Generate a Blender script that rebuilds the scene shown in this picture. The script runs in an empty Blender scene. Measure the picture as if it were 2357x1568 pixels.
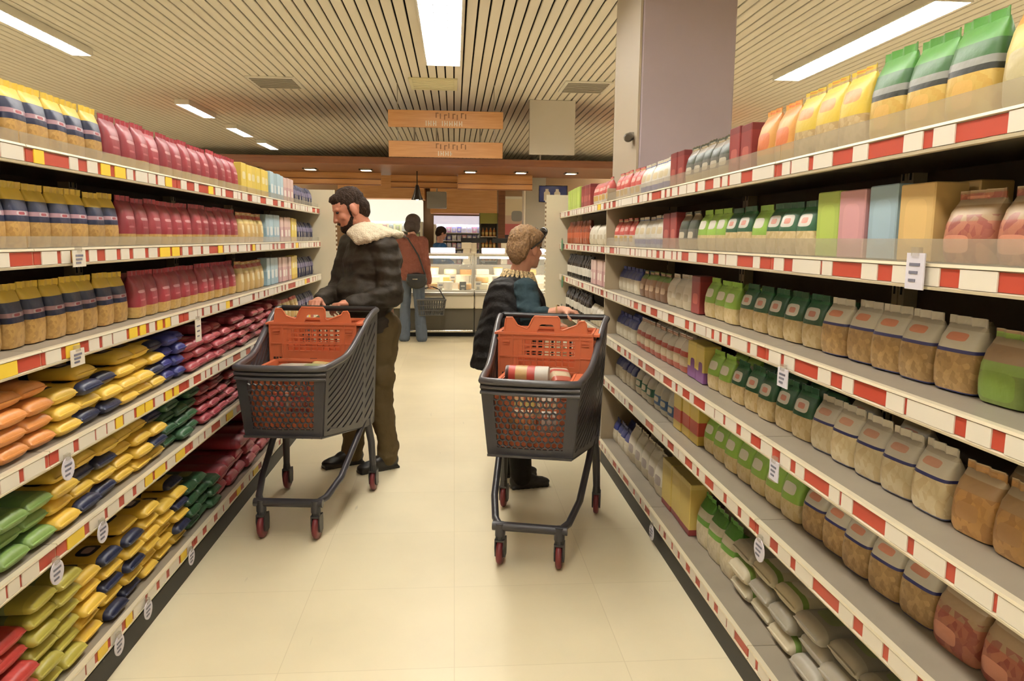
import bpy, bmesh, math, random
from mathutils import Vector, Matrix, Euler, noise
random.seed(7)
PI = math.pi
SC = bpy.context.scene
COL = SC.collection

# ------------------------------------------------------------------ camera
cam_d = bpy.data.cameras.new('camera')
cam = bpy.data.objects.new('camera', cam_d)
COL.objects.link(cam)
cam_d.sensor_width = 36.0
cam_d.lens = 36.0 * 1705.5 / 2357.0
cam_d.clip_end = 100
PIT, YAW, ROLL = math.radians(7.888), math.radians(4.508), math.radians(0.589)
_f = Vector((math.sin(YAW) * math.cos(PIT), math.cos(YAW) * math.cos(PIT), -math.sin(PIT)))
_r = Vector((math.cos(YAW), -math.sin(YAW), 0))
_u = _r.cross(_f)
_r2 = math.cos(ROLL) * _r + math.sin(ROLL) * _u
_u2 = -math.sin(ROLL) * _r + math.cos(ROLL) * _u
cam.matrix_world = Matrix(((_r2.x, _u2.x, -_f.x, 0), (_r2.y, _u2.y, -_f.y, 0), (_r2.z, _u2.z, -_f.z, 1.48), (0, 0, 0, 1)))
SC.camera = cam

# ------------------------------------------------------------------ world, exposure, lamp strength
w = bpy.data.worlds.new('world')
SC.world = w
w.use_nodes = True
w.node_tree.nodes['Background'].inputs[0].default_value = (1.0, 0.86, 0.66, 1)
w.node_tree.nodes['Background'].inputs[1].default_value = 0.05
vs = SC.view_settings
vs.view_transform = 'Standard'
vs.look = 'None'
vs.gamma = 1.0
vs.exposure = 0.0
vs.use_curve_mapping = False
LAMP = 54.0                      # ceiling luminaires
LAMP_COL = (1.0, 0.975, 0.93)
CEIL = 3.35

# ------------------------------------------------------------------ materials
def lin(c):
    if isinstance(c, str):
        c = c.lstrip('#')
        c = [int(c[i:i + 2], 16) / 255 for i in (0, 2, 4)]
        c = [x / 12.92 if x <= 0.04045 else ((x + 0.055) / 1.055) ** 2.4 for x in c]
    return (c[0], c[1], c[2], 1.0)

MATS = {}
def mat(name, col, rough=0.5, metal=0.0, emit=None, estr=0.0, alpha=None, bump=0.0, bscale=40.0, spec=0.5, vary=0.0, trans=0.0):
    if name in MATS:
        return MATS[name]
    m = bpy.data.materials.new(name)
    m.use_nodes = True
    nt = m.node_tree
    b = nt.nodes['Principled BSDF']
    b.inputs['Base Color'].default_value = lin(col)
    b.inputs['Roughness'].default_value = rough
    b.inputs['Metallic'].default_value = metal
    b.inputs['Specular IOR Level'].default_value = spec
    if trans:
        b.inputs['Transmission Weight'].default_value = trans
    if emit is not None:
        b.inputs['Emission Color'].default_value = lin(emit)
        b.inputs['Emission Strength'].default_value = estr
    if alpha is not None:
        b.inputs['Alpha'].default_value = alpha
    if bump or vary:
        tc = nt.nodes.new('ShaderNodeTexCoord')
        nz = nt.nodes.new('ShaderNodeTexNoise')
        nz.inputs['Scale'].default_value = bscale
        nz.inputs['Detail'].default_value = 4
        nt.links.new(tc.outputs['Object'], nz.inputs['Vector'])
        if bump:
            bp = nt.nodes.new('ShaderNodeBump')
            bp.inputs['Strength'].default_value = bump
            bp.inputs['Distance'].default_value = 0.01
            nt.links.new(nz.outputs['Fac'], bp.inputs['Height'])
            nt.links.new(bp.outputs['Normal'], b.inputs['Normal'])
        if vary:
            hs = nt.nodes.new('ShaderNodeHueSaturation')
            hs.inputs['Color'].default_value = lin(col)
            mr = nt.nodes.new('ShaderNodeMapRange')
            mr.inputs['From Min'].default_value = 0.3
            mr.inputs['From Max'].default_value = 0.7
            mr.inputs['To Min'].default_value = 1 - vary
            mr.inputs['To Max'].default_value = 1 + vary
            nt.links.new(nz.outputs['Fac'], mr.inputs['Value'])
            nt.links.new(mr.outputs['Result'], hs.inputs['Value'])
            nt.links.new(hs.outputs['Color'], b.inputs['Base Color'])
    MATS[name] = m
    return m

def print_mat(name, bands, axis='Z', label=None, grain=None, rough=0.42, label2=None, crinkle=0.25):
    """Printed film or card: bands = [(start, colour)...] along the pack, label = (cx, cz, rx, rz, colour), grain = (lo, hi, colour, scale) for a see-through window of food"""
    if name in MATS:
        return MATS[name]
    m = bpy.data.materials.new(name)
    m.use_nodes = True
    nt = m.node_tree
    N, Lk = nt.nodes, nt.links
    b = N['Principled BSDF']
    b.inputs['Roughness'].default_value = rough
    tc = N.new('ShaderNodeTexCoord')
    sp = N.new('ShaderNodeSeparateXYZ')
    Lk.new(tc.outputs['Generated'], sp.inputs[0])
    cr = N.new('ShaderNodeValToRGB')
    cr.color_ramp.interpolation = 'CONSTANT'
    els = cr.color_ramp.elements
    while len(els) < len(bands):
        els.new(0.5)
    for e, (p, c) in zip(els, bands):
        e.position = p
        e.color = lin(c)
    Lk.new(sp.outputs[axis], cr.inputs['Fac'])
    out = cr.outputs['Color']
    def math_(op, a, bb):
        n = N.new('ShaderNodeMath')
        n.operation = op
        for i, v in enumerate((a, bb)):
            if isinstance(v, (int, float)):
                n.inputs[i].default_value = v
            elif v is not None:
                Lk.new(v, n.inputs[i])
        return n.outputs[0]
    def mix(fac, a, c):
        n = N.new('ShaderNodeMix')
        n.data_type = 'RGBA'
        Lk.new(fac, n.inputs[0])
        Lk.new(a, n.inputs[6])
        if isinstance(c, tuple):
            n.inputs[7].default_value = c
        else:
            Lk.new(c, n.inputs[7])
        return n.outputs[2]
    if grain:
        lo, hi, gc, gs = grain
        vo = N.new('ShaderNodeTexVoronoi')
        vo.inputs['Scale'].default_value = gs
        Lk.new(tc.outputs['Object'], vo.inputs['Vector'])
        sp2 = N.new('ShaderNodeSeparateColor')
        Lk.new(vo.outputs['Color'], sp2.inputs[0])
        inside = math_('MULTIPLY', math_('GREATER_THAN', sp.outputs[axis], lo), math_('LESS_THAN', sp.outputs[axis], hi))
        out = mix(math_('MULTIPLY', inside, sp2.outputs[0]), out, lin(gc))
    for lb in (label, label2):
        if lb:
            cx, cz, rx, rz, lc = lb
            dx = math_('ABSOLUTE', math_('SUBTRACT', sp.outputs['X'], cx), 0)
            dz = math_('ABSOLUTE', math_('SUBTRACT', sp.outputs[axis if axis != 'X' else 'Z'], cz), 0)
            e = math_('ADD', math_('POWER', math_('DIVIDE', dx, rx), 4), math_('POWER', math_('DIVIDE', dz, rz), 4))
            out = mix(math_('LESS_THAN', e, 1.0), out, lin(lc))
    oi = N.new('ShaderNodeObjectInfo')
    mr = N.new('ShaderNodeMapRange')
    mr.inputs['To Min'].default_value = 0.74
    mr.inputs['To Max'].default_value = 0.94
    Lk.new(oi.outputs['Random'], mr.inputs['Value'])
    hs = N.new('ShaderNodeHueSaturation')
    hs.inputs['Saturation'].default_value = 0.95
    Lk.new(out, hs.inputs['Color'])
    Lk.new(mr.outputs['Result'], hs.inputs['Value'])
    Lk.new(hs.outputs['Color'], b.inputs['Base Color'])
    if crinkle:
        nz = N.new('ShaderNodeTexNoise')
        nz.inputs['Scale'].default_value = 22
        nz.inputs['Detail'].default_value = 3
        Lk.new(tc.outputs['Object'], nz.inputs['Vector'])
        bp = N.new('ShaderNodeBump')
        bp.inputs['Strength'].default_value = crinkle
        bp.inputs['Distance'].default_value = 0.012
        Lk.new(nz.outputs['Fac'], bp.inputs['Height'])
        Lk.new(bp.outputs['Normal'], b.inputs['Normal'])
    MATS[name] = m
    return m

# ------------------------------------------------------------------ mesh helpers
class MB:
    def __init__(s):
        s.v, s.f, s.mi = [], [], []
    def add(s, vs, fs, mi=0):
        o = len(s.v)
        s.v += [tuple(v) for v in vs]
        s.f += [tuple(i + o for i in f) for f in fs]
        s.mi += [mi] * len(fs)
    def box(s, c, d, rz=0.0, mi=0, M=None):
        x, y, z = d[0] / 2, d[1] / 2, d[2] / 2
        vs = [Vector((a, b_, c_)) for a in (-x, x) for b_ in (-y, y) for c_ in (-z, z)]
        R = M if M is not None else Matrix.Rotation(rz, 3, 'Z')
        vs = [R @ v + Vector(c) for v in vs]
        s.add(vs, [(0, 1, 3, 2), (4, 6, 7, 5), (0, 4, 5, 1), (2, 3, 7, 6), (0, 2, 6, 4), (1, 5, 7, 3)], mi)
    def bb(s, x0, x1, y0, y1, z0, z1, mi=0):
        s.box(((x0 + x1) / 2, (y0 + y1) / 2, (z0 + z1) / 2), (abs(x1 - x0), abs(y1 - y0), abs(z1 - z0)), 0, mi)
    def rings(s, rings, closed=True, cap=True, mi=0):
        n = len(rings[0])
        vs = [p for r in rings for p in r]
        fs = []
        for i in range(len(rings) - 1):
            for j in range(n if closed else n - 1):
                k = (j + 1) % n
                fs.append((i * n + j, i * n + k, (i + 1) * n + k, (i + 1) * n + j))
        if cap:
            fs.append(tuple(range(n - 1, -1, -1)))
            fs.append(tuple(range((len(rings) - 1) * n, len(rings) * n)))
        s.add(vs, fs, mi)
    def tube(s, pts, r, n=10, mi=0, flat=None):
        pts = [Vector(p) for p in pts]
        rs = r if isinstance(r, (list, tuple)) else [r] * len(pts)
        rings = []
        prev = None
        for i, p in enumerate(pts):
            t = (pts[min(i + 1, len(pts) - 1)] - pts[max(i - 1, 0)]).normalized()
            ref = Vector((0, 0, 1)) if abs(t.z) < 0.95 else Vector((0, 1, 0))
            a = t.cross(ref).normalized() if prev is None else (prev - t * prev.dot(t)).normalized()
            prev = a
            b_ = t.cross(a)
            fa, fb = flat if flat else (1, 1)
            rings.append([p + (a * math.cos(2 * PI * k / n) * fa + b_ * math.sin(2 * PI * k / n) * fb) * rs[i] for k in range(n)])
        s.rings(rings, mi=mi)
    def lathe(s, prof, c=(0, 0, 0), n=16, M=None, mi=0):
        R = M if M is not None else Matrix.Identity(3)
        rings = [[R @ Vector((r * math.cos(2 * PI * k / n), r * math.sin(2 * PI * k / n), z)) + Vector(c) for k in range(n)] for r, z in prof]
        s.rings(rings, mi=mi)
    def ell(s, c, r, M=None, n=16, m=10, mi=0):
        R = M if M is not None else Matrix.Identity(3)
        rings = []
        for i in range(m + 1):
            t = -PI / 2 + PI * min(max(i / m, 0.01), 0.99)
            rings.append([R @ Vector((r[0] * math.cos(t) * math.cos(2 * PI * k / n), r[1] * math.cos(t) * math.sin(2 * PI * k / n), r[2] * math.sin(t))) + Vector(c) for k in range(n)])
        s.rings(rings, mi=mi)
    def cap(s, p0, r0, p1, r1, n=14, flat=(1, 1)):
        """tapered capsule"""
        p0, p1 = Vector(p0), Vector(p1)
        t = (p1 - p0)
        L = max(t.length, 1e-6)
        t.normalize()
        ref = Vector((0, 0, 1)) if abs(t.z) < 0.9 else Vector((0, 1, 0))
        a = t.cross(ref).normalized()
        b_ = t.cross(a)
        rr = []
        for i in range(5):
            q = -PI / 2 + (i + 0.15) / 4.3 * PI / 2
            rr.append((p0 + t * r0 * math.sin(q), r0 * math.cos(q)))
        for i in range(5):
            q = (i + 0.0) / 4.15 * PI / 2
            rr.append((p1 + t * r1 * math.sin(q), r1 * math.cos(q)))
        s.rings([[p + (a * math.cos(2 * PI * k / n) * flat[0] + b_ * math.sin(2 * PI * k / n) * flat[1]) * r for k in range(n)] for p, r in rr])
    def prism(s, poly, y0, y1, mi=0):
        """polygon in x,z pushed from y0 to y1"""
        n = len(poly)
        vs = [(x, y0, z) for x, z in poly] + [(x, y1, z) for x, z in poly]
        fs = [tuple(range(n)), tuple(range(2 * n - 1, n - 1, -1))] + [(i, i + n, (i + 1) % n + n, (i + 1) % n) for i in range(n)]
        s.add(vs, fs, mi)
    def mesh(s, name):
        me = bpy.data.meshes.new(name)
        me.from_pydata(s.v, [], s.f)
        bm = bmesh.new()
        bm.from_mesh(me)
        bmesh.ops.recalc_face_normals(bm, faces=bm.faces)
        bm.to_mesh(me)
        bm.free()
        return me
    def build(s, name, mats, parent=None, smooth=False, bevel=0.0, solid=0.0, loc=None, auto=True):
        me = s.mesh(name)
        if not isinstance(mats, (list, tuple)):
            mats = [mats]
        for m in mats:
            me.materials.append(m)
        if len(mats) > 1:
            for p, k in zip(me.polygons, s.mi):
                p.material_index = k
        if smooth:
            me.polygons.foreach_set('use_smooth', [True] * len(me.polygons))
            if auto:
                me.set_sharp_from_angle(angle=math.radians(42))
        o = bpy.data.objects.new(name, me)
        COL.objects.link(o)
        if parent is not None:
            o.parent = parent
        if loc is not None:
            o.location = loc
        if solid:
            md = o.modifiers.new('solid', 'SOLIDIFY')
            md.thickness = solid
            md.offset = 0
        if bevel:
            md = o.modifiers.new('bev', 'BEVEL')
            md.width = bevel
            md.segments = 2
            md.limit_method = 'ANGLE'
        return o

def tag(o, label=None, cat=None, group=None, kind=None):
    if label: o['label'] = label
    if cat: o['category'] = cat
    if group: o['group'] = group
    if kind: o['kind'] = kind
    return o

def thing(name, label, cat, loc=(0, 0, 0), rz=0.0, group=None):
    o = bpy.data.objects.new(name, None)
    COL.objects.link(o)
    o.empty_display_size = 0.1
    o.location = loc
    o.rotation_euler = (0, 0, rz)
    return tag(o, label, cat, group)

def struct(o):
    o['kind'] = 'structure'
    return o

CH = {}
def kids(o):
    return [c for c in o.children]

def dup(o, parent=None):
    c = o.copy()
    COL.objects.link(c)
    if parent is not None:
        c.parent = parent
    for ch in kids(o):
        dup(ch, c)
    return c

ORD = ['first', 'second', 'third', 'fourth', 'fifth', 'sixth', 'seventh', 'eighth', 'ninth', 'tenth', 'eleventh', 'twelfth', 'thirteenth', 'fourteenth', 'fifteenth', 'sixteenth', 'seventeenth', 'eighteenth', 'nineteenth', 'twentieth', 'twenty-first', 'twenty-second', 'twenty-third', 'twenty-fourth', 'twenty-fifth', 'twenty-sixth', 'twenty-seventh', 'twenty-eighth', 'twenty-ninth', 'thirtieth']
ORD += ['thirty-' + q for q in ORD[:9]] + ['fortieth'] + ['forty-' + q for q in ORD[:9]] + ['fiftieth']

# ------------------------------------------------------------------ common materials
M_cream = mat('cream_metal', '#d8ccb0', 0.35, spec=0.5)
M_shelf = mat('shelf_grey', '#8d8373', 0.42, 0.0, vary=0.06, bscale=6)
M_back = mat('shelf_back', '#5d5346', 0.7)  # kept dark to stand in for the shade deep inside the shelves
M_red = mat('rail_red', '#a8402e', 0.4)
M_white = mat('label_white', '#dfd7c6', 0.5)
M_yel = mat('label_yellow', '#e8c63c', 0.5)
M_black = mat('plinth_black', '#0e0c0a', 0.55)
M_guard = mat('clear_guard', '#b3a994', 0.25, alpha=0.36)
M_card = mat('card_lilac', '#d6d2dc', 0.5)
M_ink = mat('print_grey', '#6b6a78', 0.6)

# ------------------------------------------------------------------ setting: floor, ceiling, walls
def floor_mat():
    m = bpy.data.materials.new('vinyl_floor')
    m.use_nodes = True
    nt = m.node_tree
    N, Lk = nt.nodes, nt.links
    b = N['Principled BSDF']
    b.inputs['Roughness'].default_value = 0.36
    b.inputs['Specular IOR Level'].default_value = 0.4
    tc = N.new('ShaderNodeTexCoord')
    br = N.new('ShaderNodeTexBrick')
    br.offset = 0.0
    br.inputs['Scale'].default_value = 1.0
    br.inputs['Brick Width'].default_value = 0.6
    br.inputs['Row Height'].default_value = 0.6
    br.inputs['Mortar Size'].default_value = 0.0016
    br.inputs['Color1'].default_value = lin('#efe2c0')
    br.inputs['Color2'].default_value = lin('#ecdfbc')
    br.inputs['Mortar'].default_value = lin('#dfd1ad')
    Lk.new(tc.outputs['Object'], br.inputs['Vector'])
    nz = N.new('ShaderNodeTexNoise')
    nz.inputs['Scale'].default_value = 1.7
    nz.inputs['Detail'].default_value = 6
    Lk.new(tc.outputs['Object'], nz.inputs['Vector'])
    mr = N.new('ShaderNodeMapRange')
    mr.inputs['From Min'].default_value = 0.3
    mr.inputs['From Max'].default_value = 0.7
    mr.inputs['To Min'].default_value = 0.94
    mr.inputs['To Max'].default_value = 1.05
    Lk.new(nz.outputs['Fac'], mr.inputs['Value'])
    # thin dark scuffs along the aisle
    mp = N.new('ShaderNodeMapping')
    mp.inputs['Scale'].default_value = (26, 3.0, 1)
    mp.inputs['Rotation'].default_value = (0, 0, 0.15)
    Lk.new(tc.outputs['Object'], mp.inputs['Vector'])
    n2 = N.new('ShaderNodeTexNoise')
    n2.inputs['Scale'].default_value = 1.0
    n2.inputs['Detail'].default_value = 2
    Lk.new(mp.outputs[0], n2.inputs['Vector'])
    m2 = N.new('ShaderNodeMapRange')
    m2.inputs['From Min'].default_value = 0.2
    m2.inputs['From Max'].default_value = 0.26
    m2.inputs['To Min'].default_value = 0.72
    m2.inputs['To Max'].default_value = 1.0
    Lk.new(n2.outputs['Fac'], m2.inputs['Value'])
    mm = N.new('ShaderNodeMath')
    mm.operation = 'MULTIPLY'
    Lk.new(mr.outputs[0], mm.inputs[0])
    Lk.new(m2.outputs[0], mm.inputs[1])
    hs = N.new('ShaderNodeHueSaturation')
    Lk.new(br.outputs['Color'], hs.inputs['Color'])
    Lk.new(mm.outputs[0], hs.inputs['Value'])
    Lk.new(hs.outputs['Color'], b.inputs['Base Color'])
    return m

b = MB(); b.bb(-9, 9, -4, 22, -0.1, 0)
struct(b.build('floor', floor_mat()))
b = MB()
for i in range(180):
    x = -9 + 0.1 * i + 0.05
    w2, h = 0.042, 0.018
    prof = [(-w2, h), (-w2, 0.004), (-w2 + 0.004, 0), (w2 - 0.004, 0), (w2, 0.004), (w2, h), (w2 - 0.012, h + 0.001), (-w2 + 0.012, h + 0.001)]
    b.prism([(x + px, CEIL + pz) for px, pz in prof], -4, 22)
struct(b.build('ceiling', mat('ceiling_slat', '#ebe3d2', 0.4, 0.0)))
b = MB(); b.bb(-9, 9, -4, 22, 3.55, 3.6)
struct(b.build('ceiling_void', mat('void_black', '#1d1913', 0.9)))
M_wall = mat('wall_paint', '#cdbfa2', 0.7)
b = MB(); b.bb(-9.1, -9, -4, 22, 0, 3.55); struct(b.build('wall_left', M_wall))
b = MB(); b.bb(9, 9.1, -4, 22, 0, 3.55); struct(b.build('wall_right', M_wall))
b = MB(); b.bb(-9, 9, -4.1, -4, 0, 3.55); struct(b.build('wall_rear', M_wall))
b = MB(); b.bb(-9, 9, 22, 22.1, 0, 3.55); struct(b.build('wall_back', M_wall))

# column on the right: cream side, mauve front
b = MB(); b.bb(1.2, 1.815, 4.87, 5.60, 0, CEIL + 0.2)
struct(b.build('column', mat('column_mauve', '#a6979a', 0.6, vary=0.03, bscale=3), bevel=0.012))
b = MB(); b.bb(1.185, 1.2, 4.875, 5.6, 0, CEIL + 0.2)
struct(b.build('trim_column_side', mat('column_cream', '#a89a84', 0.5)))

# ceiling luminaires: metal tray, louvre cross bars, lamp tubes
M_tray = mat('lamp_tray', '#e6e2d6', 0.3)
M_tube = mat('lamp_tube', '#ffffff', 0.4, emit=LAMP_COL, estr=LAMP)
M_louvre = mat('louvre', '#c9cbd4', 0.25, 0.6)
lum = {'n': 0}
def luminaire(x, y0, y1, label, wd=0.36):
    t = thing('ceiling_light', label, 'ceiling light', (x, (y0 + y1) / 2, CEIL), 0, 'fluorescent ceiling lights')
    L = y1 - y0
    b = MB()
    b.bb(-wd / 2, wd / 2, -L / 2, L / 2, -0.012, -0.004)
    for s in (-1, 1):
        b.bb(s * wd / 2 - 0.008, s * wd / 2 + 0.008, -L / 2, L / 2, -0.075, -0.004)
        b.bb(-wd / 2, wd / 2, s * L / 2 - 0.008, s * L / 2 + 0.008, -0.075, -0.004)
    b.build('housing', M_tray, t)
    for k in range(3):
        b = MB()
        xx = (k - 1) * wd * 0.31
        b.tube([(xx, -L / 2 + 0.04, -0.04), (xx, L / 2 - 0.04, -0.04)], 0.017, 10)
        b.build('lamp_tube', M_tube, t, smooth=True)
    b = MB()
    n = int(L / 0.2)
    for k in range(1, n):
        yy = -L / 2 + L * k / n
        b.bb(-wd / 2, wd / 2, yy - 0.007, yy + 0.007, -0.074, -0.05)
    for xx in (-0.155 * wd, 0.155 * wd):
        b.bb(xx - 0.002, xx + 0.002, -L / 2, L / 2, -0.074, -0.056)
    b.build('louvre', M_louvre, t)
    return t
for x, y0, y1, wd, lb in (
    (-0.11, 5.5, 8.2, 0.36, 'bright louvred ceiling light above the middle of the aisle'),
    (3.75, 5.6, 8.45, 0.3, 'bright louvred ceiling light behind the column, above the tall packs'),
    (-3.78, 6.2, 8.2, 0.2, 'pale louvred ceiling light above the nearest navy pasta packs'),
    (-3.78, 11.0, 12.2, 0.18, 'short ceiling light above the red packs, nearest of a row'),
    (-3.78, 13.3, 14.4, 0.18, 'second short ceiling light in the row above the red packs'),
    (-3.78, 15.3, 16.4, 0.18, 'farthest short ceiling light in the row, near the wooden canopy'),
    (-0.11, -0.3, 2.2, 0.36, 'unseen added ceiling light above the near end of the aisle'),  # unseen strip, added to brighten the aisle floor
    (-0.11, 2.7, 5.3, 0.36, 'unseen added ceiling light above the two shopping trolleys'),  # second unseen strip added for light on the floor
    (3.75, 10.9, 13.4, 0.36, 'unseen added ceiling light hidden behind the mauve column'),  # out of sight, added to lift the dark far ceiling
    (-7.3, 11.0, 13.8, 0.36, 'far unseen added ceiling light near the side wall beyond the pasta shelves'),  # also unseen, added for the far ceiling
    (7.3, 10.8, 13.4, 0.36, 'far unseen added ceiling light near the side wall beyond the rice shelves'),  # unseen counterpart on the right, added for the far ceiling
    (3.75, 0.6, 3.3, 0.36, 'louvred ceiling light over the near end of the next aisle'),
    (-3.78, 0.6, 3.3, 0.36, 'louvred ceiling light behind the near end of the pasta shelves'),
    (-0.11, -3.4, -1.0, 0.36, 'louvred ceiling light above the start of the aisle'),
    (3.75, -3.4, -1.0, 0.36, 'louvred ceiling light above the start of the next aisle'),
    (-3.78, -3.4, -1.0, 0.36, 'louvred ceiling light above the start of the other aisle'),
    (7.3, 0.6, 3.3, 0.36, 'unseen added ceiling light near the side wall beyond the rice shelves'),  # side-wall rows are unseen, added to bounce light up to the ceiling
    (-7.3, 0.6, 3.3, 0.36, 'unseen added ceiling light near the side wall beyond the pasta shelves'),
    (7.3, 5.6, 8.4, 0.36, 'farther unseen added ceiling light near the side wall beyond the rice shelves'),
    (-7.3, 5.6, 8.4, 0.36, 'farther unseen added ceiling light near the side wall beyond the pasta shelves'),
    (3.75, 14.0, 16.8, 0.36, 'added ceiling light behind the wooden canopy')):  # extra lamp added to lighten the ceiling near the canopy
    luminaire(x, y0, y1, lb, wd)
# flat pale ceiling panels (air outlets)
M_vent = mat('vent_cream', '#e6dfb6', 0.5)
M_vent2 = mat('vent_dark', '#8f897b', 0.5)
for x, y, lb in ((-0.25, 9.5, 'cream square air outlet in the ceiling behind the middle light'),
                 (1.62, 9.45, 'grey square air outlet in the ceiling beside the column'),
                 (-2.18, 9.65, 'pale square air outlet in the ceiling at left')):
    t = thing('air_outlet', lb, 'ceiling vent', (x, y, CEIL), 0, 'ceiling air outlets')
    b = MB(); b.bb(-0.29, 0.29, -0.33, 0.33, -0.02, 0)
    b.build('frame', M_vent if x > -1 and x < 1 else M_tray, t, bevel=0.004)
    b = MB()
    for k in range(6):
        b.bb(-0.25, 0.25, -0.29 + k * 0.1, -0.225 + k * 0.1, -0.026, -0.02)
    b.build('vent_blade', M_vent if x > -1 and x < 1 else M_vent2, t)

# small security camera on the column edge
t = thing('security_camera', 'small dark device mounted on the edge of the column', 'camera', (1.185, 4.98, 2.16))
b = MB(); b.bb(-0.03, 0.0, -0.02, 0.02, -0.02, 0.02); b.build('bracket', mat('bracket', '#8a8175', 0.5), t)
b = MB(); b.tube([(-0.02, 0.02, -0.005), (-0.045, -0.05, -0.02), (-0.05, -0.07, -0.024)], [0.028, 0.03, 0.022], 12); b.build('housing', mat('cam_dark', '#4b4234', 0.4), t, smooth=True)

# ------------------------------------------------------------------ shelving
SH = [1.715, 1.437, 1.157, 0.868, 0.593, 0.159]       # shelf tops, from the top shelf down
RX, LX = 0.965, -1.145                                 # front of the shelves, right and left of the aisle
DEP = 0.46

def label_mesh(wd, name):
    b = MB()
    b.bb(-wd / 2, wd / 2, -0.003, 0, -0.0185, 0.0185)
    me = b.mesh(name)
    return me
LABEL_ME = {}
for wd in (0.05, 0.065, 0.08, 0.1):
    for nm, m in (('w', M_white), ('y', M_yel)):
        me = label_mesh(wd, 'price_label')
        me.materials.append(m)
        LABEL_ME[(wd, nm)] = me

def bay(side, y0, y1, label, yellow=0.0, depth=DEP, end=False, guards=True, white=0.55):
    """one bay of wall-height store shelving; local x along the aisle, local -y towards the aisle"""
    X = RX if side == 'R' else LX
    L = y1 - y0
    rz = -PI / 2 if side == 'R' else PI / 2
    t = thing('shelving_bay', label, 'shelving', (X, (y0 + y1) / 2, 0), rz)
    b = MB()
    b.bb(-L / 2, L / 2, depth, depth + 0.02, 0.02, 1.86)
    b.build('back_panel', M_back, t)
    for s in (-1, 1):
        b = MB()
        b.bb(s * (L / 2 - 0.018) - 0.014, s * (L / 2 - 0.018) + 0.014, depth - 0.045, depth - 0.001, 0.0, 1.86)
        for k in range(30):
            b.bb(s * (L / 2 - 0.018) - 0.004, s * (L / 2 - 0.018) + 0.004, depth - 0.047, depth - 0.044, 0.1 + k * 0.058, 0.125 + k * 0.058, 1)
        b.build('upright', [M_cream, M_black], t)
    b = MB()
    b.bb(-L / 2, L / 2, 0.012, depth, 0.0, 0.085)
    b.build('plinth', M_black, t)
    for i, h in enumerate(SH):
        b = MB()
        b.bb(-L / 2 + 0.002, L / 2 - 0.002, 0.012, depth - 0.003, h - 0.028, h - 0.002)
        sh = b.build('shelf', M_shelf, t)
        b = MB()
        prof = [(0.014, 0.0), (-0.002, 0.0), (-0.004, -0.006), (0.004, -0.008), (0.004, -0.045), (-0.004, -0.047), (-0.002, -0.053), (0.014, -0.053)]
        n = len(prof)
        vs = [(-L / 2 + 0.002, y, h + z) for y, z in prof] + [(L / 2 - 0.002, y, h + z) for y, z in prof]
        b.add(vs, [(k, (k + 1) % n, (k + 1) % n + n, k + n) for k in range(n)] + [tuple(range(n - 1, -1, -1)), tuple(range(n, 2 * n))])
        b.build('price_rail', M_cream, sh)
        b = MB()
        b.bb(-L / 2 + 0.004, L / 2 - 0.004, 0.001, 0.004, h - 0.044, h - 0.009)
        b.build('rail_insert', M_red, sh)
        x = -L / 2 + random.uniform(0.01, 0.06)
        while x < L / 2 - 0.07:
            wd = random.choice((0.05, 0.065, 0.08, 0.1))
            if x + wd > L / 2 - 0.01:
                break
            k = 'y' if random.random() < yellow else 'w'
            o = bpy.data.objects.new('price_label', LABEL_ME[(wd, k)])
            COL.objects.link(o)
            o.parent = sh
            if k == 'y':
                o['label'] = 'yellow price label'
            o.location = (x + wd / 2, 0.0005, h - 0.0265)
            gap = random.choice((0.0, 0.03, 0.045, 0.06, 0.1, 0.14)) if random.random() > white else random.choice((0.012, 0.025, 0.035))
            x += wd + gap
        if guards and i < 2:
            b = MB()
            b.bb(-L / 2 + 0.004, L / 2 - 0.004, 0.012, 0.015, h, h + (0.05 if side == 'R' else 0.034))
            b.build('front_guard', M_guard, sh)
    if end:
        b = MB()
        x1 = L / 2 if side == 'L' else -L / 2
        s = 1 if side == 'L' else -1
        b.bb(x1 + s * 0.004, x1 + s * 0.03, -0.125, depth + 0.02, 0.0, 1.87)
        b.build('end_panel', M_cream, t)
        b = MB()
        for k in range(46):
            b.box((x1 + s * 0.017, -0.131, 0.06 + k * 0.039), (0.024, 0.014, 0.02))
        b.build('upright', M_cream, t)
    return t

bay('L', 1.03, 2.13, 'nearest shelving bay on the left with yellow and white price labels', 0.4, white=0.95)
bay('L', 2.13, 3.23, 'second left shelving bay, holding the yellow pasta bags', 0.36, white=0.88)
bay('L', 3.23, 4.33, 'third left shelving bay, full of red packs', 0.12, white=0.45)
bay('L', 4.33, 5.43, 'fourth left shelving bay behind the left trolley', 0.08, white=0.45)
bay('L', 5.43, 6.53, 'farthest left shelving bay with cream notched end panel', 0.06, end=True, white=0.5)
bay('R', -0.33, 0.94, 'shelving bay on the right at the very front of the aisle', 0.0, white=0.4)
bay('R', 0.94, 2.21, 'right shelving bay with pastel boxes and red transparent bags', 0.0, white=0.4)
bay('R', 2.21, 3.48, 'right shelving bay holding the green-topped rice bags', 0.0, white=0.4)
bay('R', 3.48, 4.75, 'right shelving bay beside the column, behind the right trolley', 0.0, white=0.4)
bay('R', 4.77, 6.79, 'narrow right shelving bay with bottles and cream notched end panel', 0.03, depth=0.2, end=True, white=0.6, guards=False)
# wider divider between the deep run and the narrow bay
b = MB(); b.bb(RX + 0.012, RX + DEP, 4.753, 4.767, 0.0, 1.80)
o = b.build('divider_panel', mat('divider', '#a59478', 0.6)); tag(o, 'beige divider panel between the deep right shelves and the narrow bay', 'divider')

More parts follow.
